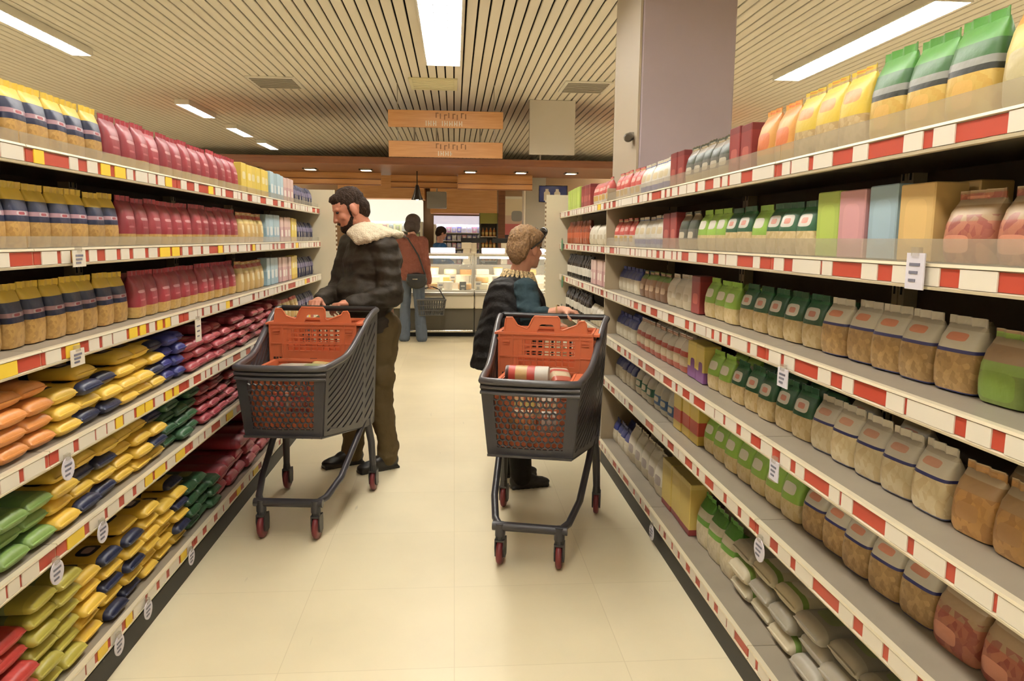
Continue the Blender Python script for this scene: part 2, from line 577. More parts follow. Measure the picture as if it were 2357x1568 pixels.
# hanging price cards clipped to the rails
def price_card(x, y, z, side, label, round_=False, m=None, sz=(0.085, 0.06), group='hanging price cards'):
    t = thing('price_card', label, 'price card', (x, y, z), -PI / 2 if side == 'R' else PI / 2, group)
    b = MB()
    if round_:
        b.tube([(0, -0.003, 0), (0, 0.0, 0)], sz[0] / 2, 20)
    else:
        b.bb(-sz[0] / 2, sz[0] / 2, -0.003, 0, -sz[1] / 2, sz[1] / 2)
    c = b.build('card', m or M_card, t)
    b = MB()
    for k in range(3):
        b.bb(-sz[0] * 0.3, sz[0] * (0.28 - 0.1 * k), -0.0042, -0.003, sz[1] * (0.2 - 0.22 * k) - 0.004, sz[1] * (0.2 - 0.22 * k) + 0.002)
    b.build('print', M_ink, t)
    b = MB(); b.bb(-0.012, 0.012, -0.006, 0.004, sz[1] / 2 - 0.006, sz[1] / 2 + 0.012); b.build('clip', M_guard, t)
    return t
M_green_sign = mat('sign_green', '#3e7a4d', 0.5)
FX, GX = RX - 0.012, LX + 0.012
price_card(FX, 1.47, 1.42, 'R', 'white card standing over the second right-hand rail near the pastel boxes', False, M_card, (0.06, 0.075))
price_card(FX, 2.05, 1.085, 'R', 'lilac price card under the third right-hand rail', False, M_card, (0.065, 0.055))
price_card(FX, 2.07, 0.80, 'R', 'lilac price card under the fourth right-hand rail', False, M_card, (0.06, 0.06))
price_card(FX, 2.14, 0.52, 'R', 'round white price card under the fifth right-hand rail', True, M_card, (0.075, 0.07))
price_card(FX, 3.36, 0.075, 'R', 'round white price card above the black plinth at right', True, M_card, (0.075, 0.07))
for y, z, lb in ((2.2, 0.795, 'round price card under the fourth left rail, by the orange bags'), (2.38, 0.525, 'round price card under the fifth left rail, by the yellow bags'),
                 (2.10, 0.52, 'round price card under the fifth left rail, by the green bags'), (2.68, 0.10, 'round price card on the bottom left rail, middle one of three'),
                 (2.44, 0.10, 'round price card on the bottom left rail, nearest one of three'), (3.14, 0.10, 'round price card on the bottom left rail, farthest one of three'),
                 ):
    price_card(GX, y, z, 'L', lb, True, M_card, (0.07, 0.065))
price_card(GX, 2.35, 1.405, 'L', 'white price card across the second left rail', False, M_white, (0.075, 0.05))
price_card(GX, 2.3, 1.11, 'L', 'white price card across the third left rail by the navy packs', False, M_white, (0.08, 0.05))
price_card(GX, 3.36, 1.06, 'L', 'white price card hanging in front of the small red packs', False, M_white, (0.07, 0.1))
for y, z, lb in ((6.55, 1.42, 'upper round green sign by the right end panel'), (6.5, 1.10, 'lower round green sign by the right end panel'), (6.52, 0.84, 'lowest round green sign by the right end panel')):
    price_card(FX, y, z, 'R', lb, True, M_green_sign, (0.1, 0.1), 'round green signs')

# ------------------------------------------------------------------ packs of food
def pouch_mesh(wd, d, h, name):
    b = MB()
    n = 20
    rings = []
    for z, kx, ky in ((0, 0.86, 0.70), (0.012, 0.95, 0.86), (0.12, 1.0, 1.0), (0.35, 1.0, 1.06), (0.6, 0.99, 0.98), (0.8, 0.985, 0.72), (0.92, 0.98, 0.36), (1.0, 0.97, 0.06)):
        zz = z * h
        ring = []
        for k in range(n):
            a = 2 * PI * k / n
            c, s = math.cos(a), math.sin(a)
            q = 0.55
            ring.append((wd / 2 * kx * math.copysign(abs(c) ** q, c), d / 2 * ky * math.copysign(abs(s) ** q, s) * (0.92 + 0.08 * math.cos(3 * a)), zz))
        rings.append(ring)
    b.rings(rings)
    return b.mesh(name)
def seal_mesh(wd, h, name, ht=0.018):
    b = MB()
    n = 9
    for z0, z1 in ((0, ht),):
        vs = []
        for k in range(n):
            x = -wd / 2 * 0.97 + wd * 0.97 * k / (n - 1)
            y = 0.003 * math.sin(k * 2.1)
            vs += [(x, y - 0.0012, h - 0.002), (x, y + 0.0012, h - 0.002), (x, y * 1.4 - 0.0012, h + z1), (x, y * 1.4 + 0.0012, h + z1)]
        fs = []
        for k in range(n - 1):
            o = 4 * k
            fs += [(o, o + 4, o + 6, o + 2), (o + 1, o + 3, o + 7, o + 5), (o + 2, o + 6, o + 7, o + 3), (o, o + 1, o + 5, o + 4)]
        fs += [(0, 2, 3, 1), (4 * n - 4, 4 * n - 3, 4 * n - 1, 4 * n - 2)]
        b.add(vs, fs)
    return b.mesh(name)
def lying_mesh(wd, l, th, name):
    """pillow bag lying flat, end towards the aisle"""
    b = MB()
    n = 16
    rings = []
    for t, kx, kz in ((0, 0.94, 0.1), (0.018, 0.95, 0.14), (0.03, 0.97, 0.62), (0.075, 0.99, 0.92), (0.3, 1.0, 1.0), (0.7, 1.0, 1.0), (0.87, 0.98, 0.85), (0.95, 0.95, 0.12), (1, 0.94, 0.06)):
        ring = []
        for k in range(n):
            a = 2 * PI * k / n
            c, s = math.cos(a), math.sin(a)
            ring.append((wd / 2 * kx * math.copysign(abs(c) ** 0.6, c), t * l, th / 2 + th / 2 * kz * math.copysign(abs(s) ** 0.7, s)))
        rings.append(ring)
    b.rings(rings)
    return b.mesh(name)
def box_mesh(wd, d, h, name):
    bm = bmesh.new()
    bmesh.ops.create_cube(bm, size=1)
    bmesh.ops.scale(bm, vec=(wd, d, h), verts=bm.verts)
    bmesh.ops.translate(bm, vec=(0, 0, h / 2), verts=bm.verts)
    bmesh.ops.bevel(bm, geom=bm.edges[:], offset=0.003, segments=1, affect='EDGES')
    me = bpy.data.meshes.new(name)
    bm.to_mesh(me)
    bm.free()
    return me
def bottle_mesh(r, h, name):
    b = MB()
    b.lathe([(r * 0.9, 0), (r, 0.01), (r, h * 0.55), (r * 0.9, h * 0.64), (r * 0.42, h * 0.78), (r * 0.36, h * 0.93)], n=16)
    return b.mesh(name)
def cap_mesh(r, h, name):
    b = MB()
    b.lathe([(r * 0.42, h * 0.92), (r * 0.42, h), (r * 0.3, h + 0.003)], n=12)
    return b.mesh(name)

KIND = {}
def smooth_me(me):
    me.polygons.foreach_set('use_smooth', [True] * len(me.polygons))
    me.set_sharp_from_angle(angle=math.radians(50))
def kind(key, shape, dims, m, look, name='food_pack', cat='food pack', seal=None, group=None):
    wd, d, h = dims
    if shape == 'pouch':
        me = pouch_mesh(wd, d, h - 0.018, name)
        top = ('top_seal', seal_mesh(wd, h - 0.018, 'top_seal'))
    elif shape == 'lie':
        me = lying_mesh(wd, d, h, name)
        top = None
    elif shape == 'box':
        me = box_mesh(wd, d, h, name)
        top = None
    else:
        me = bottle_mesh(wd / 2, h, name)
        top = ('bottle_cap', cap_mesh(wd / 2, h, 'bottle_cap'))
    me.materials.append(m)
    if shape != 'box':
        smooth_me(me)
    if top:
        top[1].materials.append(seal or m)
    KIND[key] = dict(me=me, top=top, wd=wd, d=d, h=h, look=look, name=name, cat=cat, shape=shape, group=group or look)

P = print_mat
NAVY, YEL, TAN = '#141e40', '#e2bd2e', '#a97f3c'
# left run
kind('navy_pasta', 'pouch', (0.105, 0.07, 0.185), P('navy_film', [(0, TAN), (0.44, NAVY), (0.54, '#a8808a'), (0.62, NAVY), (0.8, YEL)], grain=(0.0, 0.44, '#c59a4e', 90), label=(0.5, 0.58, 0.26, 0.035, '#c0b1b4'), label2=(0.5, 0.58, 0.16, 0.024, '#9c2f3a')), 'navy pasta pack with yellow top', 'pasta_pack', 'pasta pack', P('yellow_film', [(0, YEL)]))
RED = '#90242f'
kind('red_pack', 'pouch', (0.115, 0.07, 0.185), P('red_film', [(0, '#b58f45'), (0.26, RED), (0.9, '#8f1f2d')], grain=(0, 0.26, '#cba65c', 90), label=(0.5, 0.62, 0.34, 0.035, '#c88f90'), label2=(0.5, 0.42, 0.24, 0.022, '#b8686c')), 'crimson pasta pack with pale stripe', 'pasta_pack', 'pasta pack', P('red_seal', [(0, '#9c2733')]))
kind('tan_pack', 'pouch', (0.11, 0.065, 0.175), P('tan_film', [(0, '#c6a361'), (0.7, '#d9c077'), (0.86, '#b3402f')], label=(0.5, 0.5, 0.3, 0.15, '#e0cf9c')), 'tan pasta pack with red edge', 'pasta_pack', 'pasta pack', None)
kind('yellow_box', 'box', (0.10, 0.06, 0.175), P('yellow_card', [(0, '#d5ac28'), (0.2, '#e3c64a')], label=(0.5, 0.6, 0.3, 0.12, '#efe2b0'), crinkle=0), 'yellow carton with pale panel', 'food_box', 'food box')
kind('blue_box', 'box', (0.095, 0.06, 0.18), P('pale_blue_card', [(0, '#8fb0bd'), (0.5, '#a9c4cc')], label=(0.5, 0.4, 0.32, 0.16, '#dfe3df'), crinkle=0), 'pale blue carton with white panel', 'food_box', 'food box')
kind('pink_box', 'box', (0.095, 0.06, 0.175), P('pale_pink_card', [(0, '#c79b96'), (0.6, '#d6b5a8')], label=(0.5, 0.35, 0.3, 0.14, '#e9ddcf'), crinkle=0), 'pale pink carton with cream panel', 'food_box', 'food box')
kind('navy_jar', 'pouch', (0.09, 0.07, 0.17), P('dark_navy_film', [(0, '#2a2c46'), (0.5, '#6f6780'), (0.72, '#1d2040')], label=(0.5, 0.35, 0.3, 0.12, '#a89a86')), 'dark navy pack with grey band', 'food_pack', 'food pack', None)
YB = P('yellow_navy_bag', [(0, '#e6bd34'), (0.085, '#e3b92c'), (0.55, NAVY), (0.66, '#e3b92c')], axis='Y', label=(0.5, 0.33, 0.34, 0.11, NAVY), label2=(0.5, 0.33, 0.2, 0.06, '#c7b7bd'))
kind('yellow_bag', 'lie', (0.135, 0.27, 0.048), YB, 'yellow pasta bag', 'pasta_bag', 'pasta bag')
kind('navy_bag', 'lie', (0.135, 0.27, 0.048), P('navy_yellow_bag', [(0, NAVY), (0.13, '#e3b92c'), (0.8, NAVY)], axis='Y', label=(0.5, 0.33, 0.34, 0.11, NAVY), label2=(0.5, 0.33, 0.2, 0.06, '#b08f94')), 'navy-ended pasta bag', 'pasta_bag', 'pasta bag')
kind('orange_bag', 'lie', (0.13, 0.27, 0.048), P('orange_bag', [(0, '#d98a34'), (0.1, '#cf7b2a'), (0.5, '#e0a050')], axis='Y'), 'orange pasta bag', 'pasta_bag', 'pasta bag')
kind('green_bag', 'lie', (0.13, 0.27, 0.05), P('green_bag', [(0, '#7b9a4c'), (0.1, '#5d8040'), (0.6, '#809d55')], axis='Y'), 'green pasta bag', 'pasta_bag', 'pasta bag')
kind('lime_bag', 'lie', (0.13, 0.27, 0.05), P('lime_bag', [(0, '#b4a83c'), (0.12, '#a29a38'), (0.3, '#7f8f5a'), (0.5, '#b5a945')], axis='Y'), 'olive-yellow pasta bag', 'pasta_bag', 'pasta bag')
kind('scarlet_bag', 'lie', (0.13, 0.27, 0.05), P('scarlet_bag', [(0, '#b02a20'), (0.5, '#c23a2a')], axis='Y'), 'scarlet pasta bag', 'pasta_bag', 'pasta bag')
kind('darkgreen_bag', 'lie', (0.13, 0.27, 0.052), P('darkgreen_bag', [(0, '#27502f'), (0.12, '#1e4227'), (0.5, '#2f5b38')], axis='Y', label=(0.5, 0.3, 0.3, 0.1, '#8a8a52')), 'dark green pasta bag', 'pasta_bag', 'pasta bag')
kind('blue_bag', 'lie', (0.1, 0.27, 0.05), P('blue_bag', [(0, '#2b2f78'), (0.12, '#262a6a'), (0.5, '#353a86')], axis='Y'), 'royal blue pasta bag', 'pasta_bag', 'pasta bag')
kind('red_bag', 'lie', (0.125, 0.26, 0.045), P('red_bag', [(0, '#983039'), (0.1, '#7c1e2a'), (0.18, '#9c3a42'), (0.3, '#7c1e2a')], axis='Y', label=(0.5, 0.3, 0.3, 0.1, '#c98b86')), 'small red bag', 'food_bag', 'food bag')
kind('red_big', 'lie', (0.15, 0.3, 0.075), P('red_big_bag', [(0, '#a02434'), (0.1, '#8b1c2c'), (0.2, '#aa3242')], axis='Y'), 'large red bag', 'food_bag', 'food bag')
# right run
kind('red_white', 'pouch', (0.11, 0.07, 0.17), P('red_white_film', [(0, '#cbbfae'), (0.45, '#b8443a'), (0.9, '#a23228')], label=(0.5, 0.3, 0.3, 0.12, '#c9a24e'), label2=(0.5, 0.68, 0.3, 0.08, '#d9a497')), 'red and white pack', 'food_pack', 'food pack', None)
kind('white_blue', 'pouch', (0.11, 0.07, 0.165), P('white_blue_film', [(0, '#8f97b5'), (0.12, '#4c5f9a'), (0.3, '#d9d2c2'), (0.9, '#c9c0ac')], label=(0.5, 0.6, 0.3, 0.12, '#cdbb92')), 'white pack with blue foot', 'food_pack', 'food pack', None)
kind('darkred_box', 'box', (0.1, 0.07, 0.17), P('darkred_card', [(0, '#8a2a26'), (0.85, '#75201f')], label=(0.5, 0.4, 0.3, 0.14, '#b5574a'), crinkle=0), 'dark red carton', 'food_box', 'food box')
kind('dark_mix', 'pouch', (0.105, 0.07, 0.17), P('dark_mix_film', [(0, '#a58f64'), (0.3, '#5d5b50'), (0.6, '#37402f'), (0.85, '#6f6046')], label=(0.5, 0.42, 0.28, 0.1, '#c7bda4')), 'dark grey-green pack', 'food_pack', 'food pack', None)
kind('orange_pouch', 'pouch', (0.125, 0.08, 0.2), P('orange_film', [(0, '#c9a35a'), (0.25, '#dd9a3c'), (0.85, '#d98a30')], label=(0.5, 0.5, 0.32, 0.16, '#d6702c')), 'orange food pouch', 'food_pack', 'food pack', None)
kind('yellow_pouch', 'pouch', (0.13, 0.08, 0.21), P('yellow_bright_film', [(0, '#b99a62'), (0.45, '#dcbc2c'), (0.9, '#e3c838')], label=(0.5, 0.72, 0.3, 0.09, '#d8892c'), grain=(0, 0.45, '#d0b683', 70)), 'bright yellow food pouch', 'food_pack', 'food pack', None)
kind('green_window', 'pouch', (0.135, 0.085, 0.22), P('green_window_film', [(0, '#5e8a32'), (0.06, '#d3b256'), (0.5, '#2b2d24'), (0.56, '#8f8f86'), (0.64, '#2f5f28'), (0.8, '#4d8f33')], grain=(0.06, 0.5, '#caa03e', 60), label=(0.5, 0.3, 0.2, 0.14, '#dcae52')), 'green pouch with yellow window', 'food_pack', 'food pack', P('green_seal', [(0, '#4d8f33')]))
kind('cream_pouch', 'pouch', (0.13, 0.085, 0.21), P('cream_film', [(0, '#c9b67e'), (0.5, '#d8c264'), (0.85, '#dc9a3c')], label=(0.5, 0.45, 0.3, 0.15, '#cfc08e')), 'cream and yellow pouch', 'food_pack', 'food pack', None)
kind('green_head', 'pouch', (0.115, 0.075, 0.165), P('green_head_film', [(0, '#c2a569'), (0.5, '#1f5434'), (0.93, '#2b6b3f')], grain=(0, 0.5, '#d9c290', 70), label=(0.5, 0.72, 0.32, 0.13, '#d8d3c6'), label2=(0.5, 0.72, 0.16, 0.06, '#c9806a')), 'rice bag with green header', 'rice_bag', 'rice bag', P('dkgreen_seal', [(0, '#1f5434')]))
kind('lime_head', 'pouch', (0.115, 0.075, 0.165), P('lime_head_film', [(0, '#cdb377'), (0.42, '#8db83e'), (0.93, '#a2cc52')], grain=(0, 0.42, '#dcc795', 70), label=(0.5, 0.7, 0.3, 0.12, '#e2dccb')), 'rice bag with lime header', 'rice_bag', 'rice bag', P('lime_seal', [(0, '#97c247')]))
kind('white_stripe', 'pouch', (0.125, 0.085, 0.165), P('white_stripe_film', [(0, '#2d3270'), (0.03, '#9c7a44'), (0.6, '#2a2f72'), (0.65, '#d5cdb9'), (0.93, '#c2b79f')], grain=(0.03, 0.6, '#c39e63', 85), label=(0.5, 0.83, 0.24, 0.06, '#d98a66')), 'lentil bag with white header', 'lentil_bag', 'lentil bag', P('white_seal', [(0, '#d0c7b2')]))
kind('cream_stripe', 'pouch', (0.125, 0.085, 0.165), P('cream_stripe_film', [(0, '#5b5f86'), (0.03, '#d5bd8b'), (0.6, '#2a2f72'), (0.65, '#d9d1be'), (0.93, '#c8bda6')], grain=(0.03, 0.6, '#e6d6ad', 60), label=(0.5, 0.83, 0.24, 0.06, '#d59a7c')), 'bean bag with white header', 'bean_bag', 'bean bag', P('white_seal', [(0, '#d0c7b2')]))
kind('tan_clear', 'pouch', (0.125, 0.085, 0.155), P('tan_clear_film', [(0, '#a9793c'), (0.7, '#b08a58'), (0.9, '#c7b08c')], grain=(0, 0.7, '#c8964e', 60), label=(0.5, 0.4, 0.25, 0.14, '#b88a52')), 'amber bag of pulses', 'bean_bag', 'bean bag', None)
kind('red_clear', 'pouch', (0.14, 0.09, 0.15), P('red_clear_film', [(0, '#b06a48'), (0.65, '#a88a62'), (0.9, '#c0aa88')], grain=(0, 0.75, '#8a3a2c', 60), label=(0.4, 0.3, 0.26, 0.14, '#d08868')), 'clear bag of red beans', 'bean_bag', 'bean bag', None)
kind('green_leaf', 'pouch', (0.14, 0.09, 0.155), P('green_leaf_film', [(0, '#7f9440'), (0.5, '#8fae4a'), (0.66, '#a98a66'), (0.9, '#c3ac8a')], label=(0.5, 0.3, 0.36, 0.22, '#86a53e')), 'brown bag with green foot', 'bean_bag', 'bean bag', None)
for k, c, lb in (('lime_carton', '#a9bd4e', 'lime green carton'), ('pink_carton', '#d49a9c', 'pink carton'), ('sky_carton', '#9fb9c4', 'light blue carton'), ('tan_carton', '#d5b06a', 'tan carton')):
    kind(k, 'box', (0.118, 0.08, 0.178), P(k, [(0, c)], label=(0.5, 0.5, 0.32, 0.3, tuple(min(1, x * 1.12) for x in lin(c)[:3])), crinkle=0), lb, 'food_box', 'food box')
kind('white_navy', 'pouch', (0.1, 0.07, 0.155), P('white_navy_film', [(0, '#d6caae'), (0.62, '#27347c'), (0.9, '#35428c')], label=(0.5, 0.3, 0.28, 0.13, '#e3dac2')), 'white bag with navy top', 'rice_bag', 'rice bag', P('navy_seal', [(0, '#27347c')]))
kind('brown_mix', 'pouch', (0.1, 0.07, 0.15), P('brown_mix_film', [(0, '#7d5a3e'), (0.5, '#a0795a'), (0.8, '#6c8f3a')], label=(0.5, 0.45, 0.3, 0.12, '#c9ab8a')), 'brown pack with green top', 'food_pack', 'food pack', None)
kind('white_bag', 'pouch', (0.115, 0.08, 0.16), P('white_bag_film', [(0, '#cdbf9f'), (0.3, '#d8cfba'), (0.75, '#e2dac8')], label=(0.5, 0.4, 0.26, 0.12, '#b9a98a')), 'plain white bag', 'rice_bag', 'rice bag', None)
kind('white_red', 'pouch', (0.1, 0.075, 0.17), P('white_red_film', [(0, '#b0543c'), (0.2, '#c9b592'), (0.5, '#b5483a'), (0.66, '#ddd3c0')], label=(0.5, 0.35, 0.28, 0.1, '#d8c7a4')), 'white bag with red band', 'rice_bag', 'rice bag', None)
kind('purple_box', 'box', (0.11, 0.075, 0.165), P('yellow_purple_card', [(0, '#7e4a86'), (0.3, '#d9c15a'), (0.9, '#cdb550')], label=(0.6, 0.35, 0.24, 0.2, '#7b3f84'), crinkle=0), 'yellow carton with purple panel', 'food_box', 'food box')
kind('teal_bag', 'pouch', (0.11, 0.08, 0.165), P('teal_film', [(0, '#d3c8ad'), (0.3, '#3d7d66'), (0.6, '#d9d0bb')], label=(0.5, 0.45, 0.28, 0.1, '#e1dac7')), 'white bag with teal band', 'rice_bag', 'rice bag', None)
kind('blue_bag_up', 'pouch', (0.11, 0.08, 0.165), P('blue_band_film', [(0, '#d3c8ad'), (0.2, '#4670a8'), (0.55, '#dcd4c0')], label=(0.5, 0.4, 0.28, 0.09, '#e1dac7')), 'white bag with blue band', 'rice_bag', 'rice bag', None)
kind('yellow_red', 'box', (0.11, 0.08, 0.17), P('yellow_red_card', [(0, '#c9a83c'), (0.25, '#c0402c'), (0.6, '#dcc050')], crinkle=0), 'yellow carton with red band', 'food_box', 'food box')
kind('big_white', 'pouch', (0.14, 0.1, 0.22), P('big_white_film', [(0, '#b9ab8d'), (0.3, '#d9d1be'), (0.8, '#e4ddcd')], label=(0.5, 0.42, 0.28, 0.13, '#9d8f88')), 'tall white paper bag', 'rice_bag', 'rice bag', None)
kind('big_yellow', 'box', (0.15, 0.1, 0.24), P('big_yellow_card', [(0, '#8f3230'), (0.12, '#d9bd5c'), (0.9, '#e4cd74')], crinkle=0), 'large yellow carton', 'food_box', 'food box')
kind('big_green', 'pouch', (0.14, 0.1, 0.22), P('big_green_film', [(0, '#cfc09a'), (0.5, '#6fa83a'), (0.62, '#ddd6c4'), (0.8, '#4f8f34')], grain=(0, 0.5, '#e2d5b4', 50), label=(0.5, 0.72, 0.3, 0.07, '#e5dfd0')), 'large rice bag with green top', 'rice_bag', 'rice bag', P('green_seal', [(0, '#4d8f33')]))
kind('lie_white', 'lie', (0.16, 0.3, 0.07), P('lie_white_film', [(0, '#b0a896'), (0.12, '#989283'), (0.4, '#bfb8a8')], axis='Y', label=(0.5, 0.3, 0.3, 0.12, '#8f9a6a')), 'white flat bag', 'rice_bag', 'rice bag')
kind('lie_green', 'lie', (0.16, 0.3, 0.07), P('lie_green_film', [(0, '#cfc4a6'), (0.09, '#7f9f45'), (0.16, '#d2c6a2'), (0.5, '#78a03a')], axis='Y', label=(0.5, 0.25, 0.36, 0.1, '#d8d0bb'), label2=(0.5, 0.45, 0.4, 0.04, '#c4622e')), 'green-ended flat bag', 'rice_bag', 'rice bag')
kind('dark_bottle', 'bottle', (0.07, 0.07, 0.21), P('dark_bottle', [(0, '#1b1413'), (0.18, '#ded8c8'), (0.5, '#241a17')], crinkle=0, rough=0.15), 'dark bottle with white label', 'bottle', 'bottle', mat('cap_red', '#8c2a24', 0.4))
kind('red_bottle', 'bottle', (0.075, 0.075, 0.2), P('red_bottle', [(0, '#9c4a24'), (0.25, '#b5552c'), (0.5, '#8a3f20')], crinkle=0, rough=0.2), 'orange-red sauce bottle', 'bottle', 'bottle', mat('cap_white', '#d8cfbd', 0.4))

COUNT = {}
TOTAL = [0]
def put(key, side, shelf, y, off, z=None, row=0, lab=None, jit=0.06, sc=1.0, tilt=0.0):
    k = KIND[key]
    o = bpy.data.objects.new(k['name'], k['me'])
    COL.objects.link(o)
    X = RX + off if side == 'R' else LX - off
    o.location = (X, y, (SH[shelf] if z is None else z) + 0.0005)
    o.rotation_euler = (tilt, 0, (-PI / 2 if side == 'R' else PI / 2) + random.uniform(-jit, jit))
    s = random.uniform(0.96, 1.0) * sc
    o.scale = (1, 1, s)
    if k['top'] and y < 5.0 and row == 0:
        c = bpy.data.objects.new(k['top'][0], k['top'][1])
        COL.objects.link(c)
        c.parent = o
    tag(o, lab, k['cat'], k['group'] + (' on the left' if side == 'L' else ' on the right'))
    TOTAL[0] += 1
    return o
SHW = ['top', 'second', 'third', 'fourth', 'fifth', 'bottom']
REG = []
def fill(side, shelf, y0, y1, key, rows=1, setback=0.03, gap=0.006, skip=0.0, up=0):
    k = KIND[key]
    pitch = k['wd'] + gap
    n = max(1, int((y1 - y0) / pitch + 0.5))
    pitch = (y1 - y0) / n
    for i in range(n):
        y = y0 + pitch * (i + 0.5)
        for r in range(rows):
            if r and random.random() < skip:
                continue
            off = setback + k['d'] / 2 + r * (k['d'] + 0.02) + random.uniform(0, 0.01)
            o = put(key, side, shelf, y + random.uniform(-0.002, 0.002), off, row=r, jit=0.035)
            if pitch < k['wd'] + 0.004:
                o.scale[0] = (pitch - 0.004) / k['wd']
            REG.append((o, k['look'], side, shelf, round(y, 3), 'row', r, k['look']))
STACK_WORD = {'orange_bag': 'orange', 'yellow_bag': 'yellow', 'blue_bag': 'blue', 'red_bag': 'red', 'green_bag': 'green', 'darkgreen_bag': 'dark', 'scarlet_bag': 'scarlet', 'lime_bag': 'olive', 'red_big': 'red', 'lie_white': 'white', 'lie_green': 'green'}
def stack(side, shelf, y0, y1, keys, layers, setback=0.012, gap=0.012, ragged=1):
    k = KIND[keys[0]]
    n = max(1, int((y1 - y0) / (k['wd'] + gap) + 0.5))
    pitch = (y1 - y0) / n
    for i in range(n):
        y = y0 + pitch * (i + 0.5)
        m = layers - (random.randint(0, ragged))
        z = SH[shelf]
        for r in range(m):
            key = keys[(i * 3 + r * 2 + i // 2) % len(keys)]
            kk = KIND[key]
            o = put(key, side, shelf, y + random.uniform(-0.004, 0.004), setback + random.uniform(0, 0.03), z=z, jit=0.02)
            REG.append((o, kk['look'], side, shelf, round(y, 3), 'stack', r, STACK_WORD[keys[0]]))
            z += kk['h'] * 0.985 + 0.001
def name_packs():
    """say where each pack stands, counted from the far end of its run"""
    ys = {}
    for o, look, side, shelf, y, typ, r, run in REG:
        ys.setdefault((side, shelf, typ, run), set()).add(y)
    rank = {q: {y: n for n, y in enumerate(sorted(v, reverse=True))} for q, v in ys.items()}
    for o, look, side, shelf, y, typ, r, run in REG:
        n = ORD[rank[(side, shelf, typ, run)][y]]
        sw = 'left' if side == 'L' else 'right'
        if typ == 'row':
            o['label'] = f"{look}, {SHW[shelf]} {sw} shelf, {n} from far end" + (', back row' if r == 1 else ', rear row' if r else '')
        else:
            o['label'] = f"{look}, {SHW[shelf]} {sw} shelf, {n} {run} stack from far end, {ORD[r]} layer up"

# left shelves, near end first
fill('L', 0, 1.34, 2.72, 'navy_pasta', 2, 0.045)
fill('L', 0, 2.74, 4.35, 'red_pack', 1, 0.045)
fill('L', 0, 4.37, 5.0, 'yellow_box', 1, 0.045)
fill('L', 0, 5.02, 5.4, 'blue_box', 1, 0.045); fill('L', 0, 5.42, 5.75, 'pink_box', 1, 0.045); fill('L', 0, 5.77, 6.5, 'navy_jar', 1, 0.045)
fill('L', 1, 1.34, 2.82, 'navy_pasta', 2, 0.045)
fill('L', 1, 2.84, 4.3, 'red_pack', 2, 0.045)
fill('L', 1, 4.32, 4.85, 'tan_pack', 1, 0.045)
fill('L', 1, 4.87, 5.25, 'blue_box', 1, 0.045); fill('L', 1, 5.27, 5.6, 'pink_box', 1, 0.045); fill('L', 1, 5.62, 5.85, 'yellow_box', 1, 0.045); fill('L', 1, 5.87, 6.5, 'navy_jar', 1, 0.045)
fill('L', 2, 1.34, 2.9, 'navy_pasta', 2, 0.07)
fill('L', 2, 2.93, 4.28, 'red_pack', 2, 0.06)
fill('L', 2, 4.3, 4.85, 'tan_pack', 1, 0.05)
fill('L', 2, 4.87, 5.2, 'blue_box', 1, 0.05); fill('L', 2, 5.22, 5.6, 'pink_box', 1, 0.05); fill('L', 2, 5.62, 5.85, 'yellow_box', 1, 0.05); fill('L', 2, 5.87, 6.5, 'navy_jar', 1, 0.05)
YK = ['yellow_bag', 'yellow_bag', 'yellow_bag', 'navy_bag']
stack('L', 3, 1.36, 2.24, ['orange_bag'], 4)
stack('L', 3, 2.24, 3.1, YK, 4)
stack('L', 3, 3.1, 3.32, ['blue_bag'], 4)
stack('L', 3, 3.32, 5.2, ['red_bag'], 4)
fill('L', 3, 5.25, 5.85, 'tan_pack', 1, 0.05); fill('L', 3, 5.87, 6.5, 'navy_jar', 1, 0.05)
stack('L', 4, 1.36, 2.19, ['green_bag'], 4)
stack('L', 4, 2.19, 3.04, YK, 4)
stack('L', 4, 3.06, 3.46, ['darkgreen_bag'], 4)
stack('L', 4, 3.48, 5.2, ['red_bag'], 5)
fill('L', 4, 5.25, 6.5, 'navy_jar', 1, 0.05)
stack('L', 5, 1.44, 2.04, ['scarlet_bag'], 5, ragged=0)
stack('L', 5, 2.04, 2.30, ['lime_bag'], 6, ragged=0)
stack('L', 5, 2.30, 3.25, YK, 6)
stack('L', 5, 3.27, 3.67, ['darkgreen_bag'], 4)
stack('L', 5, 3.69, 5.3, ['red_big'], 3)
fill('L', 5, 5.35, 6.5, 'navy_jar', 1, 0.05)

# right shelves, near end first
fill('R', 0, 0.72, 1.38, 'cream_pouch', 1, 0.05); fill('R', 0, 1.4, 1.83, 'green_window', 2, 0.05); fill('R', 0, 1.84, 2.24, 'yellow_pouch', 2, 0.05)
fill('R', 0, 2.25, 2.52, 'orange_pouch', 1, 0.05); fill('R', 0, 2.54, 2.75, 'darkred_box', 1, 0.05); fill('R', 0, 2.77, 3.3, 'dark_mix', 1, 0.05)
fill('R', 0, 3.32, 3.52, 'darkred_box', 1, 0.05); fill('R', 0, 3.54, 4.1, 'white_blue', 1, 0.05); fill('R', 0, 4.12, 4.73, 'red_white', 1, 0.05)
fill('R', 1, 0.74, 1.52, 'red_clear', 2, 0.05, skip=0.2); fill('R', 1, 1.53, 1.66, 'tan_carton', 2, 0.05); fill('R', 1, 1.66, 1.79, 'sky_carton', 2, 0.05)
fill('R', 1, 1.79, 1.92, 'pink_carton', 2, 0.05); fill('R', 1, 1.92, 2.05, 'lime_carton', 2, 0.05); fill('R', 1, 2.07, 2.42, 'green_head', 1, 0.05)
fill('R', 1, 2.42, 2.54, 'lime_head', 1, 0.05); fill('R', 1, 2.54, 2.78, 'green_head', 1, 0.05); fill('R', 1, 2.78, 3.1, 'lime_head', 1, 0.05)
